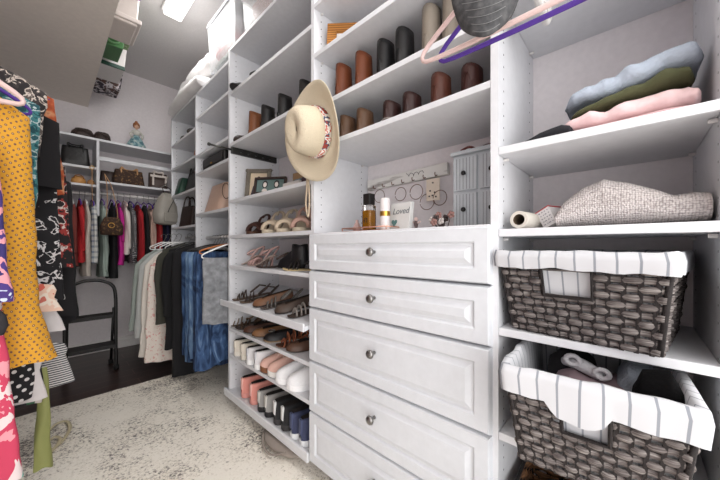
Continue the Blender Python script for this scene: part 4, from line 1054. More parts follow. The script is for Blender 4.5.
t = ledge_bin('storage_bin', 'bright green storage bin with pale green top on the high ledge', 'storage bin', 2.68, .375, ZB+.12, mat('bin_green', (62, 112, 62), .35), d=.24)
c = new(blotch('pale_green_print', [(0, (150, 176, 130)), (.5, (196, 208, 176)), (.6, (120, 160, 110))], 30, 3)); c.box((-.20, -.119, .121), (.205, .118, .20)); c.build('bin_content', parent=t, bevel=.006)
c = new(mat('bin_green_light', (120, 168, 118), .4)); c.tube(arc((.09, -.117, .055), .038, 0, 2*PI*.97, 24), .006, n=6); c.build('handle', parent=t, smooth=True)
t = ledge_bin('storage_bin', 'white rimmed storage bin with purple latch on the high ledge nearest the camera', 'storage bin', 2.37, .40, ZB+.30, mat('bin_white2', (214, 204, 198), .4), d=.28)
c = new(MATS['bin_white2']); c.box((-.17, -.142, .012), (.178, .142, .040)); c.build('bin_rim', parent=t, bevel=.006)
c = new(mat('purple_plastic', (128, 60, 150), .4)); c.box((.13, -.152, .16), (.17, -.136, .24)); c.build('latch', parent=t, bevel=.004)

# ================================================================== SECTION 3 / 4 CONTENTS
def tote(label, loc, rot, W, H, D, m, cat='bag', handle=True, name='tote_bag', flare=.85, hm=None, hr=.007, hh=.11):
    t = thing(name, label, cat, loc, (0, 0, rot))
    c = new(m); rings = []
    for f in (0, .06, .3, .6, .9, 1):
        s = (flare+(1-flare)*(1-f)) if flare < 1 else 1+(flare-1)*f; dd = 1-.55*f; ring = []
        for k in range(24):
            a = 2*PI*k/24; e = .35
            ring.append((D/2*dd*math.copysign(abs(math.cos(a))**e, math.cos(a))*(.9 if f == 0 else 1)+.004*noise.noise(Vector((k, f*5, H))), W/2*s*math.copysign(abs(math.sin(a))**e, math.sin(a)), H*f))
        rings.append(ring)
    c.rings(rings); c.build('bag_body', parent=t, smooth=True)
    if handle:
        for sx in (-1, 1):
            c = new(hm or m); x = sx*D*.18
            c.tube(tube_path([(x*1.4, -W*.25, H*.75), (x*1.2, -W*.24, H+.02), (x, -W*.12, H+hh), (x, W*.12, H+hh), (x*1.2, W*.24, H+.02), (x*1.4, W*.25, H*.75)], 5), hr, n=6); c.build('handle', parent=t, smooth=True)
    return t
t = thing('clutch_bag', 'black boxy clutch on the shelf under the belt rack', 'bag', (.93, 2.20, 1.5625))
c = new(BLACKP); c.box((-.12, -.19, 0), (.12, .20, .10)); c.build('bag_body', parent=t, bevel=.012)
c = new(mat('black_flap', (30, 28, 30), .35)); c.box((-.126, -.17, .03), (-.121, .18, .083)); c.build('flap', parent=t, bevel=.002)
c = new(GOLD); c.box((-.130, .0, .035), (-.1265, .02, .045)); c.build('clasp', parent=t)
t = thing('book', 'coral red book standing at the right end of the tower shelf', 'book', (.90, 1.885, 1.7005))
c = new(mat('coral_red', (212, 82, 88), .5)); c.box((-.09, -.012, 0), (.09, .012, .20)); c.build('cover', parent=t, bevel=.001)
c = new(mat('page_white', (230, 226, 220), .8)); c.box((-.092, -.009, .003), (-.0905, .009, .197)); c.build('pages', parent=t)
BL = mat('blush_leather', (216, 182, 162), .55)
t = tote('blush pink square tote with dark seam loop beside the shoe unit', (.93, 2.27, 1.2535), 0, .30, .215, .24, BL, handle=False, flare=1.0)
c = new(DARK); c.tube([(-.06+.026*math.cos(2*PI*k/20), -.153, .145+.055*math.sin(2*PI*k/20)) for k in range(20)], .0022, n=5); c.tube([(-.04, -.153, .10), (.0, -.153, .01)], .002, n=5); c.build('seam', parent=t, smooth=True)
c = new(mat('blush_dark', (204, 168, 150), .5)); c.box((-.02, -.158, .006), (.10, -.152, .11)); c.build('front_pocket', parent=t, bevel=.002)
for i, (u, col, nm) in enumerate(((187, (40, 34, 34), 'dark small shoe on the upper corner shelf'),)):
    shoe('flat', nm, (.88, 2.62, 1.9245), R(-10), col, L=.22)
shoe('flat', 'dark heeled shoe farther along the upper corner shelf', (.89, 2.88, 1.9245), R(20), (46, 38, 36), L=.22, lift=.05)
cloth_lump('scarf', 'dark rolled scarf on top of the corner tower', 'scarf', [(2.50, 2.179, 2.20), (2.58, 2.179, 2.21), (2.69, 2.179, 2.20)], .82, .92, mat('dark_scarf', (70, 60, 58), .9), 8, .004)
c = new(mat('orange_glass', (190, 110, 60), .3)); c.lathe([(.0001, 0), (.03, 0), (.036, .03), (.03, .08), (.012, .10), (.012, .14), (.0001, .142)], n=18); tag(c.build('vase', smooth=True, loc=(.86, 2.64, 1.7105)), 'orange brown bottle on the corner tower shelf', 'bottle')
tote('black handbag with dark green side on the corner tower shelf', (.90, 2.78, 1.4635), 0, .34, .19, .15, BLACKP, hh=.05, hr=.006)
c = new(mat('deep_green_leather', (22, 66, 50), .45)); rings = []
t = tote('deep green leather pouch behind the black handbag', (.86, 3.015, 1.4635), 0, .13, .16, .14, mat('deep_green_leather', (22, 66, 50), .45), handle=False, name='pouch')
tote('dark brown tote on the lowest corner tower shelf', (.86, 2.86, 1.1755), R(10), .22, .18, .10, mat('dark_brown_leather', (48, 32, 28), .5), hh=.075, hr=.006)
# grey backpack hanging at the corner
t = thing('backpack', 'grey slouchy backpack hanging at the closet corner', 'backpack', (.75, 3.12, 1.205), (0, 0, R(28))); t.scale = (.86, .9, .94)
GREYB = mat('stone_nylon', (156, 151, 143), .6, bump=.15, bscale=25)
c = new(GREYB); rings = []
for f, wx, wy in ((0, .105, .05), (.03, .125, .065), (.3, .135, .075), (.6, .115, .07), (.85, .08, .05), (1, .05, .02)):
    rings.append([(wx*math.copysign(abs(math.cos(2*PI*k/24))**.55, math.cos(2*PI*k/24))+.005*noise.noise(Vector((k, f*4, 1))), wy*math.copysign(abs(math.sin(2*PI*k/24))**.7, math.sin(2*PI*k/24)), .30*f+.012*noise.noise(Vector((k*.4, f*3, 2)))) for k in range(24)])
c.rings(rings); c.build('bag_body', parent=t, smooth=True)
c = new(mat('dark_zip', (50, 46, 46), .5)); c.tube(tube_path([(-.09, -.074, .02), (-.05, -.082, .14), (.01, -.078, .24), (.03, -.05, .29)], 5), .003, n=6); c.build('zip', parent=t, smooth=True)
c = new(GREYB); c.box((-.10, -.086, .02), (.05, -.07, .11)); c.build('front_pocket', parent=t, bevel=.008)
c = new(mat('dark_strap', (46, 42, 42), .7)); c.tube(tube_path([(-.04, -.02, .28), (-.05, 0, .34), (0, .02, .375), (.05, 0, .34), (.04, -.02, .28)], 5), .005, n=6, flat=.5); c.build('strap', parent=t, smooth=True)
c = new(CHROME); c.tube([(.75, 3.13, 1.555), (.75, 3.13, 1.58), (.76, 3.30, 1.58), (.76, 3.379, 1.58)], .004, n=6); tag(c.build('wall_hook', smooth=True), 'metal hook holding the grey backpack', 'hook')

# trousers: hanging from rods
def trousers(label, loc, rot, m, W=.20, L=.80, thick=.030, seed=0, W2=None, cat='jeans', name='hanging_jeans', seam=None):
    W2 = W2 or W
    return garment(name, label, cat, loc, rot, [(0, W*.96), (.02, W), (L*.5, (W+W2)/2), (L, W2)], thick, m, seed=seed, folds=3, fold_amp=.30, hem=.03)
DEN = [blotch('denim_%d' % i, [(.25, a), (.45, b_), (.6, c__), (.8, d)], 11, 7, False, stretch=(1.6, 1.6, .5), rough=.9, dist=1.8) for i, (a, b_, c__, d) in enumerate((
    ((14, 24, 44), (32, 54, 88), (60, 88, 128), (126, 152, 182)), ((10, 18, 34), (24, 42, 72), (48, 74, 112), (104, 130, 162)), ((44, 68, 102), (72, 100, 138), (106, 134, 166), (168, 188, 206))))]
jd = [(2.02, .85, 0), (2.09, .86, 1), (2.16, .865, 2), (2.23, .87, 1), (2.30, .875, 2), (2.38, .885, 0)]
jl = ['blue jeans hanging directly behind the grey lounge pants', 'dark blue jeans second in the hanging row behind the grey pants', 'blue jeans third in the hanging row', 'faded light blue jeans in the middle of the hanging row', 'dark jeans hanging near the tower side panel', 'blue jeans hanging last in the row beside the black clothes']
for i, (y, x, d) in enumerate(jd):
    hanger(('wood toned', 'black slim', 'black slim', 'black slim', 'black slim', 'black slim')[i]+' hanger holding the '+jl[i].replace('hanging ', '').split(' hanging')[0], (x, y, 1.07), 0, mat('orange_wood', (184, 108, 54), .5) if i == 0 else BLACKM, half=.19, r=.006 if i == 0 else .004, drop=.055, hookz=.045)
    trousers(jl[i], (x, y, .965), 0, DEN[d], W=.20+.012*(i % 3), L=.74+.03*math.sin(i*2.2)+.03*(i > 2), seed=i, W2=.215)
# stitched pocket accents on front pair
c = new(mat('belt_loop', (60, 88, 130), .9))
hanger('white plastic hanger holding the grey lounge pants', (.845, 1.935, 1.07), 0, WPL, half=.20, r=.0055, drop=.085, hookz=.04)
t = trousers('light grey lounge pants folded over the white hanger', (.835, 1.925, .932), 0, blotch('heather_grey', [(.2, (98, 100, 104)), (.5, (128, 130, 134)), (.8, (158, 160, 164))], 30, 5, False), W=.185, L=.42, seed=21, thick=.022, cat='pants', name='lounge_pants')
# section 4 garments: white shirts, black clothes
names4 = [('long black trousers hanging beside the blue jeans', (24, 23, 26), 2.50, .835, 1.02, .98, None), ('black dress hanging next to the long black trousers', (18, 18, 20), 2.56, .82, 1.03, .80, None),
          ('dark olive cardigan between the black dress and cream shirts', (62, 62, 54), 2.66, .80, 1.03, .62, None)]
for i, (lb, col, y, x, z, L, sl) in enumerate(names4):
    garment('black_garment' if i < 2 else 'cardigan', lb, ('trousers', 'dress', 'cardigan')[i], (x, y, z), 0, [(0, .05), (.05, .19), (.2, .20), (L, .20+.02*i)], .035, mat('cloth_%d_%d_%d' % col, col, .95), seed=i+50, sleeve=(None, .5, .5)[i])
    hanger('black hanger holding the '+lb.split(' hanging')[0].split(' between')[0], (x, y, 1.09), 0, BLACKM, half=.18, drop=.07, hookz=.045, r=.004)
wl = [('cream blouse with pink floral sleeve in front of the pale shirts', blotch('cream_pink_floral', [(0, (214, 160, 152)), (.38, (226, 214, 204)), (.64, (206, 160, 150)), (.67, (224, 214, 204))], 34, 2), .88, .745),
      ('ivory long blouse hanging in the pale shirt row', mat('ivory_cloth', (222, 214, 204), .9), .84, .74), ('pale grey shirt with sleeves behind the ivory blouse', mat('palegrey_cloth', (186, 188, 186), .9), .70, .735), ('pale sage blouse at the far end of the pale shirts', mat('sage_cloth', (150, 158, 152), .9), .66, .73)]
for i, (lb, m_, L, x) in enumerate(wl):
    y = 2.74+.07*i
    garment('hanging_blouse', lb, 'blouse', (x-.05*i*.3, y, .985), 0, [(0, .05), (.05, .13), (.13, .20), (.3, .215), (L, .235)], .032, m_, seed=i+60, sleeve=L*.85, sl_w=.05)
    hanger('white hanger holding the '+lb.split(' with')[0].split(' hanging')[0].split(' at')[0], (x-.05*i*.3, y, 1.09), 0, WPL, half=.10, drop=.05, hookz=.045, r=.005)

# ================================================================== BACK WALL
# handbag cluster on shelves
tote('black leather handbag on the upper left back shelf', (.165, 3.49, 1.6855), R(90), .19, .165, .16, BLACKP, hh=.015, hr=.006)
t = thing('folded_pouch', 'golden brown small pouch on the lower left back shelf', 'pouch', (.185, 3.47, 1.5355))
c = new(mat('gold_leather', (206, 150, 84), .5)); rings = [[(.05*s*math.cos(2*PI*k/16), .04*s*math.sin(2*PI*k/16), z) for k in range(16)] for s, z in ((.8, 0), (1, .02), (.85, .05), (.4, .07))]; c.rings(rings); c.build('pouch_body', parent=t, smooth=True)
c = new(mat('pouch_strap', (150, 96, 50), .5)); c.tube(arc((0, -.04, .045), .03, 0, PI, 10), .004, n=6); c.build('strap', parent=t, smooth=True)
t = thing('folded_pouch', 'tan small pouch right of the golden pouch on the lower left back shelf', 'pouch', (.262, 3.46, 1.5355))
c = new(mat('tan_leather', (176, 130, 84), .5)); rings = [[(.027*s*math.cos(2*PI*k/16), .04*s*math.sin(2*PI*k/16), z) for k in range(16)] for s, z in ((.8, 0), (1, .02), (.8, .04), (.3, .05))]; c.rings(rings); c.build('pouch_body', parent=t, smooth=True)
MON = blotch('brown_canvas', [(0, (60, 42, 32)), (.55, (84, 60, 42)), (.62, (124, 92, 58))], 60, 2)
tote('brown patterned handbag with tan handles on the right back shelf', (.53, 3.50, 1.5755), R(90), .24, .145, .15, MON, hm=mat('tan_handle', (196, 150, 104), .5), hh=.0, hr=.007)
tt = tote('dark brown bag behind the tan handled handbag', (.40, 3.60, 1.5755), R(90), .14, .13, .12, mat('dark_brown_leather2', (56, 38, 32), .5), handle=False)
t = tote('cream and brown framed handbag at the right end of the back shelf', (.76, 3.49, 1.5755), R(90), .15, .155, .14, mat('brown_bag', (70, 54, 48), .5), hh=.01, hm=mat('cream_trim', (206, 196, 188), .5), flare=1.0)
c = new(MATS['cream_trim']); c.box((-.065, -.075, .11), (-.07, .075, .13)); c.box((-.068, -.06, .03), (-.072, -.045, .12)); c.box((-.068, .045, .03), (-.072, .06, .12)); c.build('trim_strap', parent=t)
# top of back shelf
for x, sx, lb in ((.215, .075, 'dark brown slouchy bag on the top back shelf, left of the pair'), (.335, .060, 'dark brown slouchy bag on the top back shelf, right of the pair')):
    t = thing('slouchy_bag', lb, 'bag', (x, 3.49, 1.9375))
    c = new(mat('dark_taupe_leather', (66, 54, 50), .55, bump=.8, bscale=40)); rings = []
    for s, z in ((.9, 0), (1.05, .02), (.95, .05), (.7, .072), (.35, .082)):
        rings.append([(sx*s*math.cos(2*PI*k/20)+.012*noise.noise(Vector((k*.7, z*40, x*9))), .06*s*math.sin(2*PI*k/20), z*1.1+.012*noise.noise(Vector((k*.5, z*30, x*5)))*(z > 0)) for k in range(20)])
    c.rings(rings); c.build('bag_body', parent=t, smooth=True)
    c = new(MATS['dark_taupe_leather']); c.tube(tube_path([(-sx*.8, -.04, .03), (-sx*.4, -.065, .06), (sx*.3, -.07, .05), (sx*.8, -.05, .03)], 4), .006, n=6); c.build('strap', parent=t, smooth=True)
# doll figurine
t = thing('doll', 'blond figurine in teal gown with lace top on the back shelf', 'doll', (.585, 3.47, 1.9375))
c = new(blotch('teal_gown', [(.2, (84, 122, 132)), (.5, (140, 170, 172)), (.62, (204, 206, 200))], 30, 3)); rings = []
for s, z in ((1, 0), (.97, .01), (.8, .04), (.55, .08), (.3, .115), (.22, .13)):
    rings.append([(.085*s*math.cos(2*PI*k/32)*(1+.07*math.sin(8*2*PI*k/32)), .06*s*math.sin(2*PI*k/32)*(1+.07*math.sin(8*2*PI*k/32)), z) for k in range(32)])
c.rings(rings); c.build('gown', parent=t, smooth=True)
c = new(mat('lace_cream', (206, 204, 196), .9)); c.lathe([(.018, .125), (.028, .14), (.034, .155), (.03, .17), (.014, .18), (.0001, .182)], n=20, sy=.8); c.tube([(-.03, 0, .16), (-.048, -.01, .13), (-.04, -.02, .10)], .010, n=8); c.tube([(.03, 0, .16), (.048, -.01, .13), (.04, -.02, .10)], .010, n=8); c.build('bodice', parent=t, smooth=True)
c = new(mat('porcelain_skin', (214, 170, 144), .4)); c.lathe([(.0001, .178), (.008, .18), (.008, .19), (.018, .198), (.023, .212), (.021, .228), (.012, .238), (.0001, .241)], n=18); c.lathe([(.0001, -.028), (.003, -.027), (.004, -.022)], (0, 0, .211), ax='y', n=8); c.build('head', parent=t, smooth=True)
c = new(mat('doll_hair', (150, 92, 52), .7, bump=.8, bscale=80)); c.lathe([(.0001, .252), (.016, .249), (.027, .235), (.028, .215), (.022, .200)], (0, .006, 0), n=18); c.lathe([(.0001, .268), (.010, .264), (.012, .255), (.006, .246)], (0, .008, 0), n=12); c.build('hair', parent=t, smooth=True)
c = new(DARK)
for sx in (-.008, .008): c.lathe([(.0001, -.0245), (.0025, -.0235), (.0025, -.021)], (sx, 0, .217), ax='y', n=8)
c.build('eyes', parent=t)

# garments on back rods (rod along X; width along Y)
def back_g(x, L, m, label, cat='top', W=.20, z=1.40, thick=.030, hl=None, hm=PURPLE, yc=3.475, sleeve=None, rodz=1.462, top=True, seed=0, sl_m=None):
    garment('hanging_'+('shirt' if cat == 'top' else cat), label, cat, (x, yc, z), R(90), [(0, .05), (.055, W*.86), (.12, W*.95), (L, W*1.05)] if cat not in ('pants',) else [(0, W*.9), (L, W*.95)], thick, m, seed=seed, sleeve=sleeve, sl_w=.045, sl_m=sl_m, folds=4)
    hanger(hl, (x, YF+.10, rodz), R(90), hm, half=W*.95, drop=.055, hookz=.045, r=.0058)
PLAID = stripes('plaid_shirt', (218, 218, 214), (120, 132, 150), .045, .4, 1, plaid=1)
back = [
 (-.16, .80, mat('charcoal_c', (50, 46, 50), .9), 'charcoal top at the hidden left end of the back rod', 'top', None),
 (-.04, .74, mat('navy_c', (36, 38, 58), .9), 'navy top behind the black shirts on the back rod', 'top', None),
 (.05, .60, mat('rust_brown_c', (112, 66, 58), .9), 'rust brown top left of the red lettered shirt', 'top', .50),
 (.143, .56, mat('brick_c', (134, 62, 56), .9), 'brick red top between rust top and red shirt', 'top', .40),
 (.190, .52, mat('red_c', (190, 40, 46), .9), 'bright red shirt with pale sleeve print on the back rod', 'shirt', .38),
 (.225, .64, mat('offwhite_c', (206, 196, 186), .9), 'long off white dress sleeve right of the red shirt', 'dress', None),
 (.268, .54, PLAID, 'white and grey plaid shirt left of the divider panel', 'shirt', .48),
]
for i, (x, L, m_, lb, cat, sl) in enumerate(back):
    back_g(x, L, m_, lb, cat, hl=('white' if i % 2 else 'purple')+' hanger holding the '+lb.split(' left')[0].split(' at the')[0].split(' between')[0].split(' behind')[0].split(' with')[0].split(' right')[0], hm=WPL if i % 2 else PURPLE, sleeve=sl, seed=70+i, W=.20, thick=.028)
# white mark on red sleeve
backR = [
 (.335, .66, mat('sage_back', (158, 172, 164), .9), 'sage green blouse right of the divider panel', 'blouse', .56, PURPLE2),
 (.40, .68, mat('black_c', (22, 20, 24), .9), 'black top between the sage blouse and magenta dress', 'top', None, PURPLE2),
 (.445, .56, mat('magenta_c', (196, 34, 140), .85), 'magenta dress on the back rod', 'dress', .30, PURPLE2),
 (.49, .46, mat('white_c', (226, 216, 210), .9), 'white top right of the magenta dress', 'top', .36, BLUSH),
 (.535, .54, dots('bw_print', (34, 32, 36), (196, 192, 194), 90, .3), 'black top with pale dotted print on the back rod', 'top', .45, PURPLE),
 (.59, .53, mat('crimson_c', (170, 30, 40), .9), 'crimson red top on the back rod', 'top', .45, PURPLE2),
 (.64, .66, mat('black_c2', (26, 24, 28), .9), 'black dress behind the beige sleeve on the back rod', 'dress', None, PURPLE2),
 (.68, .42, mat('beige_pink_c', (214, 180, 166), .9), 'beige pink top on the back rod', 'top', .36, PURPLE),
 (.73, .50, mat('red_c2', (178, 44, 48), .9), 'dark red top right of the beige pink top', 'top', .42, PURPLE2),
 (.79, .54, mat('navy_c2', (34, 34, 66), .9), 'navy blue top near the corner', 'top', .45, PURPLE),
 (.85, .56, mat('black_c3', (30, 26, 30), .9), 'black top in the closet corner behind the backpack', 'top', None, PURPLE),
]
for i, (x, L, m_, lb, cat, sl, hm) in enumerate(backR):
    back_g(x, L, m_, lb, cat, hl={id(PURPLE): 'purple', id(PURPLE2): 'lilac', id(BLUSH): 'blush pink'}[id(hm)]+' velvet hanger holding the '+lb.split(' right')[0].replace('between the sage blouse and magenta dress', 'beside the sage blouse').split(' between')[0].split(' on the')[0].split(' behind')[0].split(' near')[0].split(' in the')[0].split(' with')[0], hm=hm, sleeve=sl, rodz=1.478, z=1.40, seed=90+i, W=.19, thick=.027)
# brown bag hanging from long straps
t = thing('shoulder_bag', 'small brown patterned shoulder bag hanging on long straps in front of the divider', 'bag', (.375, 3.22, 1.10), (0, 0, R(-10)))
c = new(MON); rings = []
for f, wx, wy in ((0, .062, .035), (.05, .075, .045), (.5, .078, .05), (.9, .055, .035), (1, .045, .02)):
    rings.append([(wx*math.copysign(abs(math.cos(2*PI*k/20))**.6, math.cos(2*PI*k/20)), wy*math.copysign(abs(math.sin(2*PI*k/20))**.7, math.sin(2*PI*k/20)), .15*f) for k in range(20)])
c.rings(rings); c.build('bag_body', parent=t, smooth=True)
for sx in (-1, 1):
    c = new(MATS['tan_handle']); c.tube(tube_path([(sx*.04, -.02*sx, .13), (sx*.03, .0, .25), (-.02+sx*.014, .02, .42), (-.05, .05, .52)], 5), .0055, n=6, flat=.5); c.build('strap', parent=t, smooth=True)
c = new(GOLD); c.tube(arc((0, -.05, .08), .02, 0, 2*PI*.97, 12), .003, n=6); c.build('clasp', parent=t, smooth=True)
t = thing('leather_belt', 'tan leather strap hanging down the divider panel', 'belt', (.262, 3.365, 1.60))
c = new(MATS['tan_handle']); c.tube([(0, 0, .06), (0, -.004, -.1), (.004, -.006, -.3), (.0, -.004, -.42)], .009, n=6, flat=.3); c.build('strap', parent=t, smooth=True)
c = new(GOLD); c.tube(arc((0, -.004, .075), .014, 0, 2*PI*.97, 12), .003, n=6); c.build('buckle', parent=t, smooth=True)

# step ladder
t = thing('step_ladder', 'black folding step ladder with curved handrail by the back wall', 'step ladder', (.24, 3.10, 0))
hw = .148
c = new(BLACKM); c.tube(tube_path([(-hw, .0, .0), (-hw, .02, .30), (-hw, .03, .58), (-hw*.88, .035, .68), (-hw*.45, .04, .725), (0, .04, .735), (hw*.45, .04, .725), (hw*.88, .035, .68), (hw, .03, .58), (hw, .02, .30), (hw, 0, 0)], 5), .0125, n=10); c.build('front_frame', parent=t, smooth=True)
for s in (-1, 1):
    c = new(BLACKM); c.cyl((s*(hw-.012), .03, .50), (s*(hw-.012), .19, .013), .010, n=10); c.build('rear_leg', parent=t, smooth=True)
for z, y0, y1 in ((.455, -.01, .115), (.225, -.075, .07)):
    c = new(mat('ladder_tread', (34, 32, 32), .6, bump=.3)); c.box((-hw+.013, y0, z-.03), (hw-.013, y1, z)); c.build('step', parent=t, bevel=.006)
for s in (-1, 1):
    for y in (0, .19): 
        c = new(mat('rubber_black', (18, 18, 18), .9)); c.lathe([(.0001, 0), (.018, 0), (.018, .03), (.013, .034)], (s*(hw-(.012 if y else 0)), y, .001), n=12); c.build('rubber_foot', parent=t, smooth=True)
c = new(BLACKM); c.cyl((hw, .02, .27), (hw-.012, .14, .17), .005); c.build('brace', parent=t)

# ================================================================== LEFT GARMENTS (rod along Y, width along X)
RX = -.27
def left_g(y, L, m, label, cat, ztop, tip, name=None, drop_sh=.07, hemx=None, thick=.03, seed=0, hl=None, hm=PURPLE, sleeve=None, sl_w=.05, flare_from=.4, folds=4, fold_amp=.18, hang=True):
    """tip: x of the right shoulder; hemx: x of right hem edge"""
    ws = tip-RX; wh = (hemx if hemx is not None else tip)-RX
    prof = [(0, .06), (drop_sh*.5, ws*.72), (drop_sh, ws), (drop_sh+.05, ws*1.01), (L*flare_from, ws+(wh-ws)*.35), (L, wh)]
    prof = sorted(prof)
    g = garment(name or 'hanging_'+('shirt' if cat == 'top' else cat), label, cat, (RX, y, ztop), 0, prof, thick, m, seed=seed, sleeve=sleeve, sl_w=sl_w, folds=folds, fold_amp=fold_amp, hem=.022)
    if hl: hanger(hl, (RX, y-.0, ztop+.05+.06 if False else 1.70), 0, hm, half=ws-.005, drop=drop_sh+.01, hookz=1.70-ztop-.0+.005, r=.007)
    return g
YEL = dots('mustard_print', (208, 150, 42), (112, 78, 66), 78, .26, dot2=(236, 206, 150), stretch=(1, .02, .85), rand=.1)
left_g(1.50, .93, YEL, 'long mustard yellow dress with small printed motifs on the left rod', 'dress', 1.535, -.040, hemx=.025, name='hanging_dress', thick=.045, seed=3, drop_sh=.10, flare_from=.8)
hanger('blush velvet hanger holding the mustard yellow dress', (RX, 1.435, 1.70), 0, BLUSH, half=.222, r=.0095, drop=.125, hookz=.105)
t = hanger('purple velvet hanger just behind the blush hanger of the yellow dress', (RX, 1.56, 1.70), 0, PURPLE, half=.235, r=.007, drop=.13, hookz=.09)
PUR = blotch('purple_pink_print', [(0, (54, 44, 104)), (.45, (222, 150, 160)), (.52, (70, 50, 120)), (.6, (196, 206, 220))], 13, 3, stretch=(1, 1, .45), dist=1.5)
PINKF = blotch('pink_floral_print', [(0, (122, 190, 176)), (.33, (222, 206, 206)), (.50, (196, 62, 92)), (.60, (226, 150, 160)), (.72, (150, 36, 60))], 10, 4, stretch=(1, 1, .6), dist=1.0)
left_g(1.36, .52, PUR, 'purple and pink swirled blouse left of the yellow dress', 'blouse', 1.36, -.098, hemx=-.072, thick=.03, seed=5, hl='dark hanger holding the purple and pink swirled blouse', hm=BLACKM)
left_g(1.40, .98, PINKF, 'long pink floral dress hanging below the swirled blouse at the far left', 'dress', 1.28, -.105, hemx=-.050, thick=.03, seed=6, flare_from=.6)
t = garment('hanging_skirt', 'black ribbed hem peeking out under the swirled blouse', 'skirt', (RX, 1.345, .83), 0, [(0, .17), (.03, .19), (.06, .195), (.09, .185)], .032, mat('black_rib', (34, 30, 34), .8), seed=8)
# behind the yellow dress
LP = blotch('black_leaf_print', [(0, (28, 28, 32)), (.44, (30, 30, 34)), (.52, (198, 190, 184)), (.56, (52, 96, 66)), (.62, (24, 24, 28))], 8, 3, dist=.5)
left_g(1.60, 1.05, dots('polka_black', (26, 24, 28), (224, 220, 220), 42, .25, stretch=(1, .02, 1)), 'black polka dot dress showing below the yellow dress', 'dress', 1.50, -.055, hemx=-.03, thick=.025, seed=9, flare_from=.5)
left_g(1.66, 1.14, LP, 'black and white leaf print dress between polka dots and olive dress', 'dress', 1.55, -.055, hemx=-.008, thick=.025, seed=10, flare_from=.5)
left_g(1.64, .50, blotch('teal_paisley', [(0, (24, 70, 78)), (.45, (60, 120, 124)), (.56, (180, 196, 196)), (.62, (36, 84, 92))], 34, 3), 'teal paisley blouse peeking behind the yellow dress shoulder', 'blouse', 1.60, -.018, hemx=-.03, thick=.024, seed=11, flare_from=.5)
BW = blotch('bw_paisley', [(0, (40, 36, 38)), (.46, (60, 54, 54)), (.54, (206, 194, 184)), (.62, (90, 80, 76))], 34, 3, dist=1)
left_g(1.72, .35, BW, 'black and cream patterned blouse shoulder above the purple hanger', 'blouse', 1.70, .000, hemx=-.02, thick=.04, seed=12, drop_sh=.09, hl='purple velvet hanger holding the black and cream patterned blouse', flare_from=.5, sleeve=.30, sl_w=.035)
left_g(1.80, .36, mat('black_jersey', (20, 18, 21), .95), 'black top with wide sleeve behind the teal blouse', 'top', 1.60, .035, hemx=.045, thick=.03, seed=13, flare_from=.5)
left_g(1.92, .50, blotch('rust_orange', [(.3, (110, 44, 26)), (.5, (180, 84, 44)), (.62, (206, 150, 110)), (.75, (130, 56, 30))], 20, 4, False), 'burnt orange cardigan edge behind the black top', 'cardigan', 1.74, .022, hemx=.060, thick=.024, seed=14, flare_from=.5, hl='purple velvet hanger holding the burnt orange cardigan')
left_g(2.02, .55, blotch('red_black_print', [(0, (30, 24, 26)), (.5, (150, 50, 46)), (.58, (210, 196, 190)), (.62, (34, 28, 30))], 26, 3), 'red and black printed blouse below the orange cardigan', 'blouse', 1.46, .06, hemx=.09, thick=.024, seed=15, flare_from=.5)
WG = blotch('black_white_graphic', [(0, (22, 20, 24)), (.50, (24, 22, 26)), (.56, (214, 210, 210)), (.61, (24, 22, 26))], 20, 3, dist=1)
left_g(1.90, .60, WG, 'black shirt with scattered white graphic behind the yellow dress', 'shirt', 1.35, .030, hemx=.055, thick=.028, seed=16, flare_from=.5)
left_g(2.10, .75, mat('black_twill', (24, 22, 25), .9), 'black long sleeve shirt hanging at the end of the left rod', 'shirt', 1.40, .085, hemx=.11, thick=.04, seed=17, flare_from=.5, sleeve=.62, sl_w=.04)
t = garment('hanging_shirt', 'black sleeve with white printed marks by the step ladder', 'shirt', (-.02, 2.20, 1.05), 0, [(0, .06), (.05, .12), (.3, .125), (.45, .13)], .035, mat('black_sleeve', (26, 24, 28), .9), seed=18)
c = new(mat('print_white', (206, 204, 206), .8)); rs = random.Random(9)
for i in range(7):
    z = -.18-.036*i; c.box((.085, -.0385, z), (.112, -.0375, z+.004)); c.box((.085+.006*(i % 3), -.0385, z), (.089+.006*(i % 3), -.0375, z+.022)); c.box((.106, -.0385, z), (.109, -.0375, z+.014))
c.build('sleeve_print', parent=t)
left_g(1.70, .13, blotch('peach_print', [(0, (206, 96, 80)), (.42, (226, 190, 170)), (.55, (230, 214, 200)), (.66, (200, 110, 96))], 16, 2), 'peach and coral blouse hem right of the yellow dress', 'blouse', .88, .018, hemx=.045, thick=.02, seed=19, drop_sh=.03)
left_g(1.78, .20, mat('white_lace', (220, 214, 214), .9), 'white lace blouse hem beside the striped cloth', 'blouse', .86, .02, hemx=.052, thick=.02, seed=20)
left_g(1.90, .24, stripes('bw_fine_stripe', (208, 206, 204), (60, 60, 66), .010, .5, 2), 'black and white fine striped skirt below the black shirts', 'skirt', .63, .055, hemx=.09, thick=.022, seed=22)
left_g(1.64, .22, mat('white_slip', (214, 208, 208), .9), 'white slip hem just under the yellow dress', 'slip', .66, -.02, hemx=.002, thick=.018, seed=23)
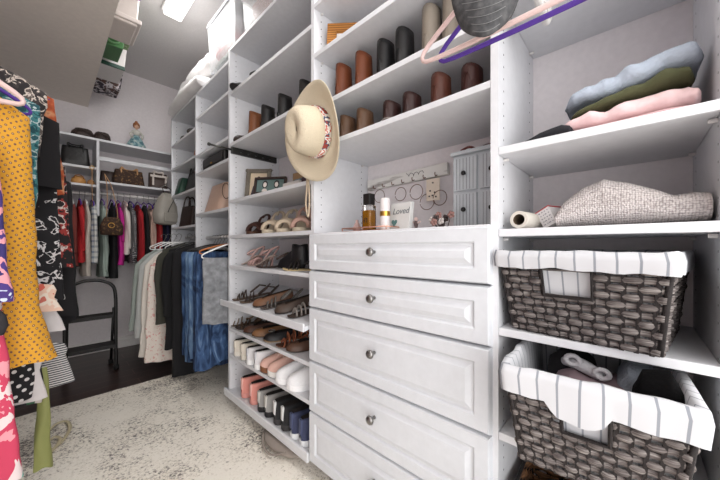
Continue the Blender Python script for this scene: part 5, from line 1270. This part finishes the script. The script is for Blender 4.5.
garment('hanging_dress', 'olive green narrow dress panel hanging nearly to the rug', 'dress', (-.010, 1.68, .53), 0, [(0, .010), (.05, .015), (.25, .020), (.39, .026)], .012, mat('olive_satin', (136, 140, 82), .6), seed=24, folds=1)
# looped strap on rug
t = thing('bag_strap', 'cream looped strap lying on the rug beside the hanging dresses', 'strap', (0, 0, 0))
c = new(mat('cream_strap', (206, 194, 160), .7)); zr = .022
P = [onZ(u, v, zr) for u, v in ((47, 432), (56, 424), (66, 421), (70, 427), (66, 436), (58, 445), (48, 452))]
c.tube(tube_path([(a, b_, zr) for a, b_ in P], 5), .008, n=6, flat=.5)
P = [onZ(u, v, zr) for u, v in ((46, 446), (54, 438), (60, 440), (54, 450), (46, 458))]
c.tube(tube_path([(a, b_, zr+.006) for a, b_ in P], 5), .007, n=6, flat=.5); c.build('loop', parent=t, smooth=True)

# ================================================================== GROUPS OF REPEATS
for o in list(C.objects):
    if o.parent is None and 'category' in o.keys() and 'group' not in o.keys():
        k = o['category']; x, y, z = o.location
        g = None
        if k == 'shoe': g = 'boots on the drawer tower shelves' if y < 1.0 else 'shoes on the shoe unit shelves' if y < 1.9 else 'shoes on the corner tower'
        elif k == 'jeans': g = 'jeans hanging beside the shoe unit'
        elif k == 'sweater': g = 'folded sweaters in the right tower'
        elif k == 'hanger': g = 'hangers on the left rod' if x < -.1 and y < 3 else 'hangers on the back wall rods' if y > 3.2 else 'hangers above the jeans and shirts' if y > 1 else 'hangers in front of the top shelves'
        elif k == 'necklace': g = 'necklace rings on the white rack'
        elif k == 'pillow': g = 'white pillows on the tower top'
        elif k == 'storage bin': g = 'storage bins on the high ledge' if x < .5 else 'clear bins on the shoe unit'
        elif k == 'pouch': g = 'small pouches on the left back shelf'
        elif k == 'blouse' and x > .5 and y < 3.1: g = 'pale blouses hanging in the corner'
        elif k in ('top', 'blouse', 'shirt', 'dress', 'skirt', 'cardigan', 'slip'): g = 'clothes on the back wall rods' if y > 3.2 else 'clothes on the left rod' if x < .1 else None
        elif k == 'basket': g = 'baskets in the right tower'
        elif k == 'perfume': g = 'perfume bottles on the tray'
        if g: o['group'] = g
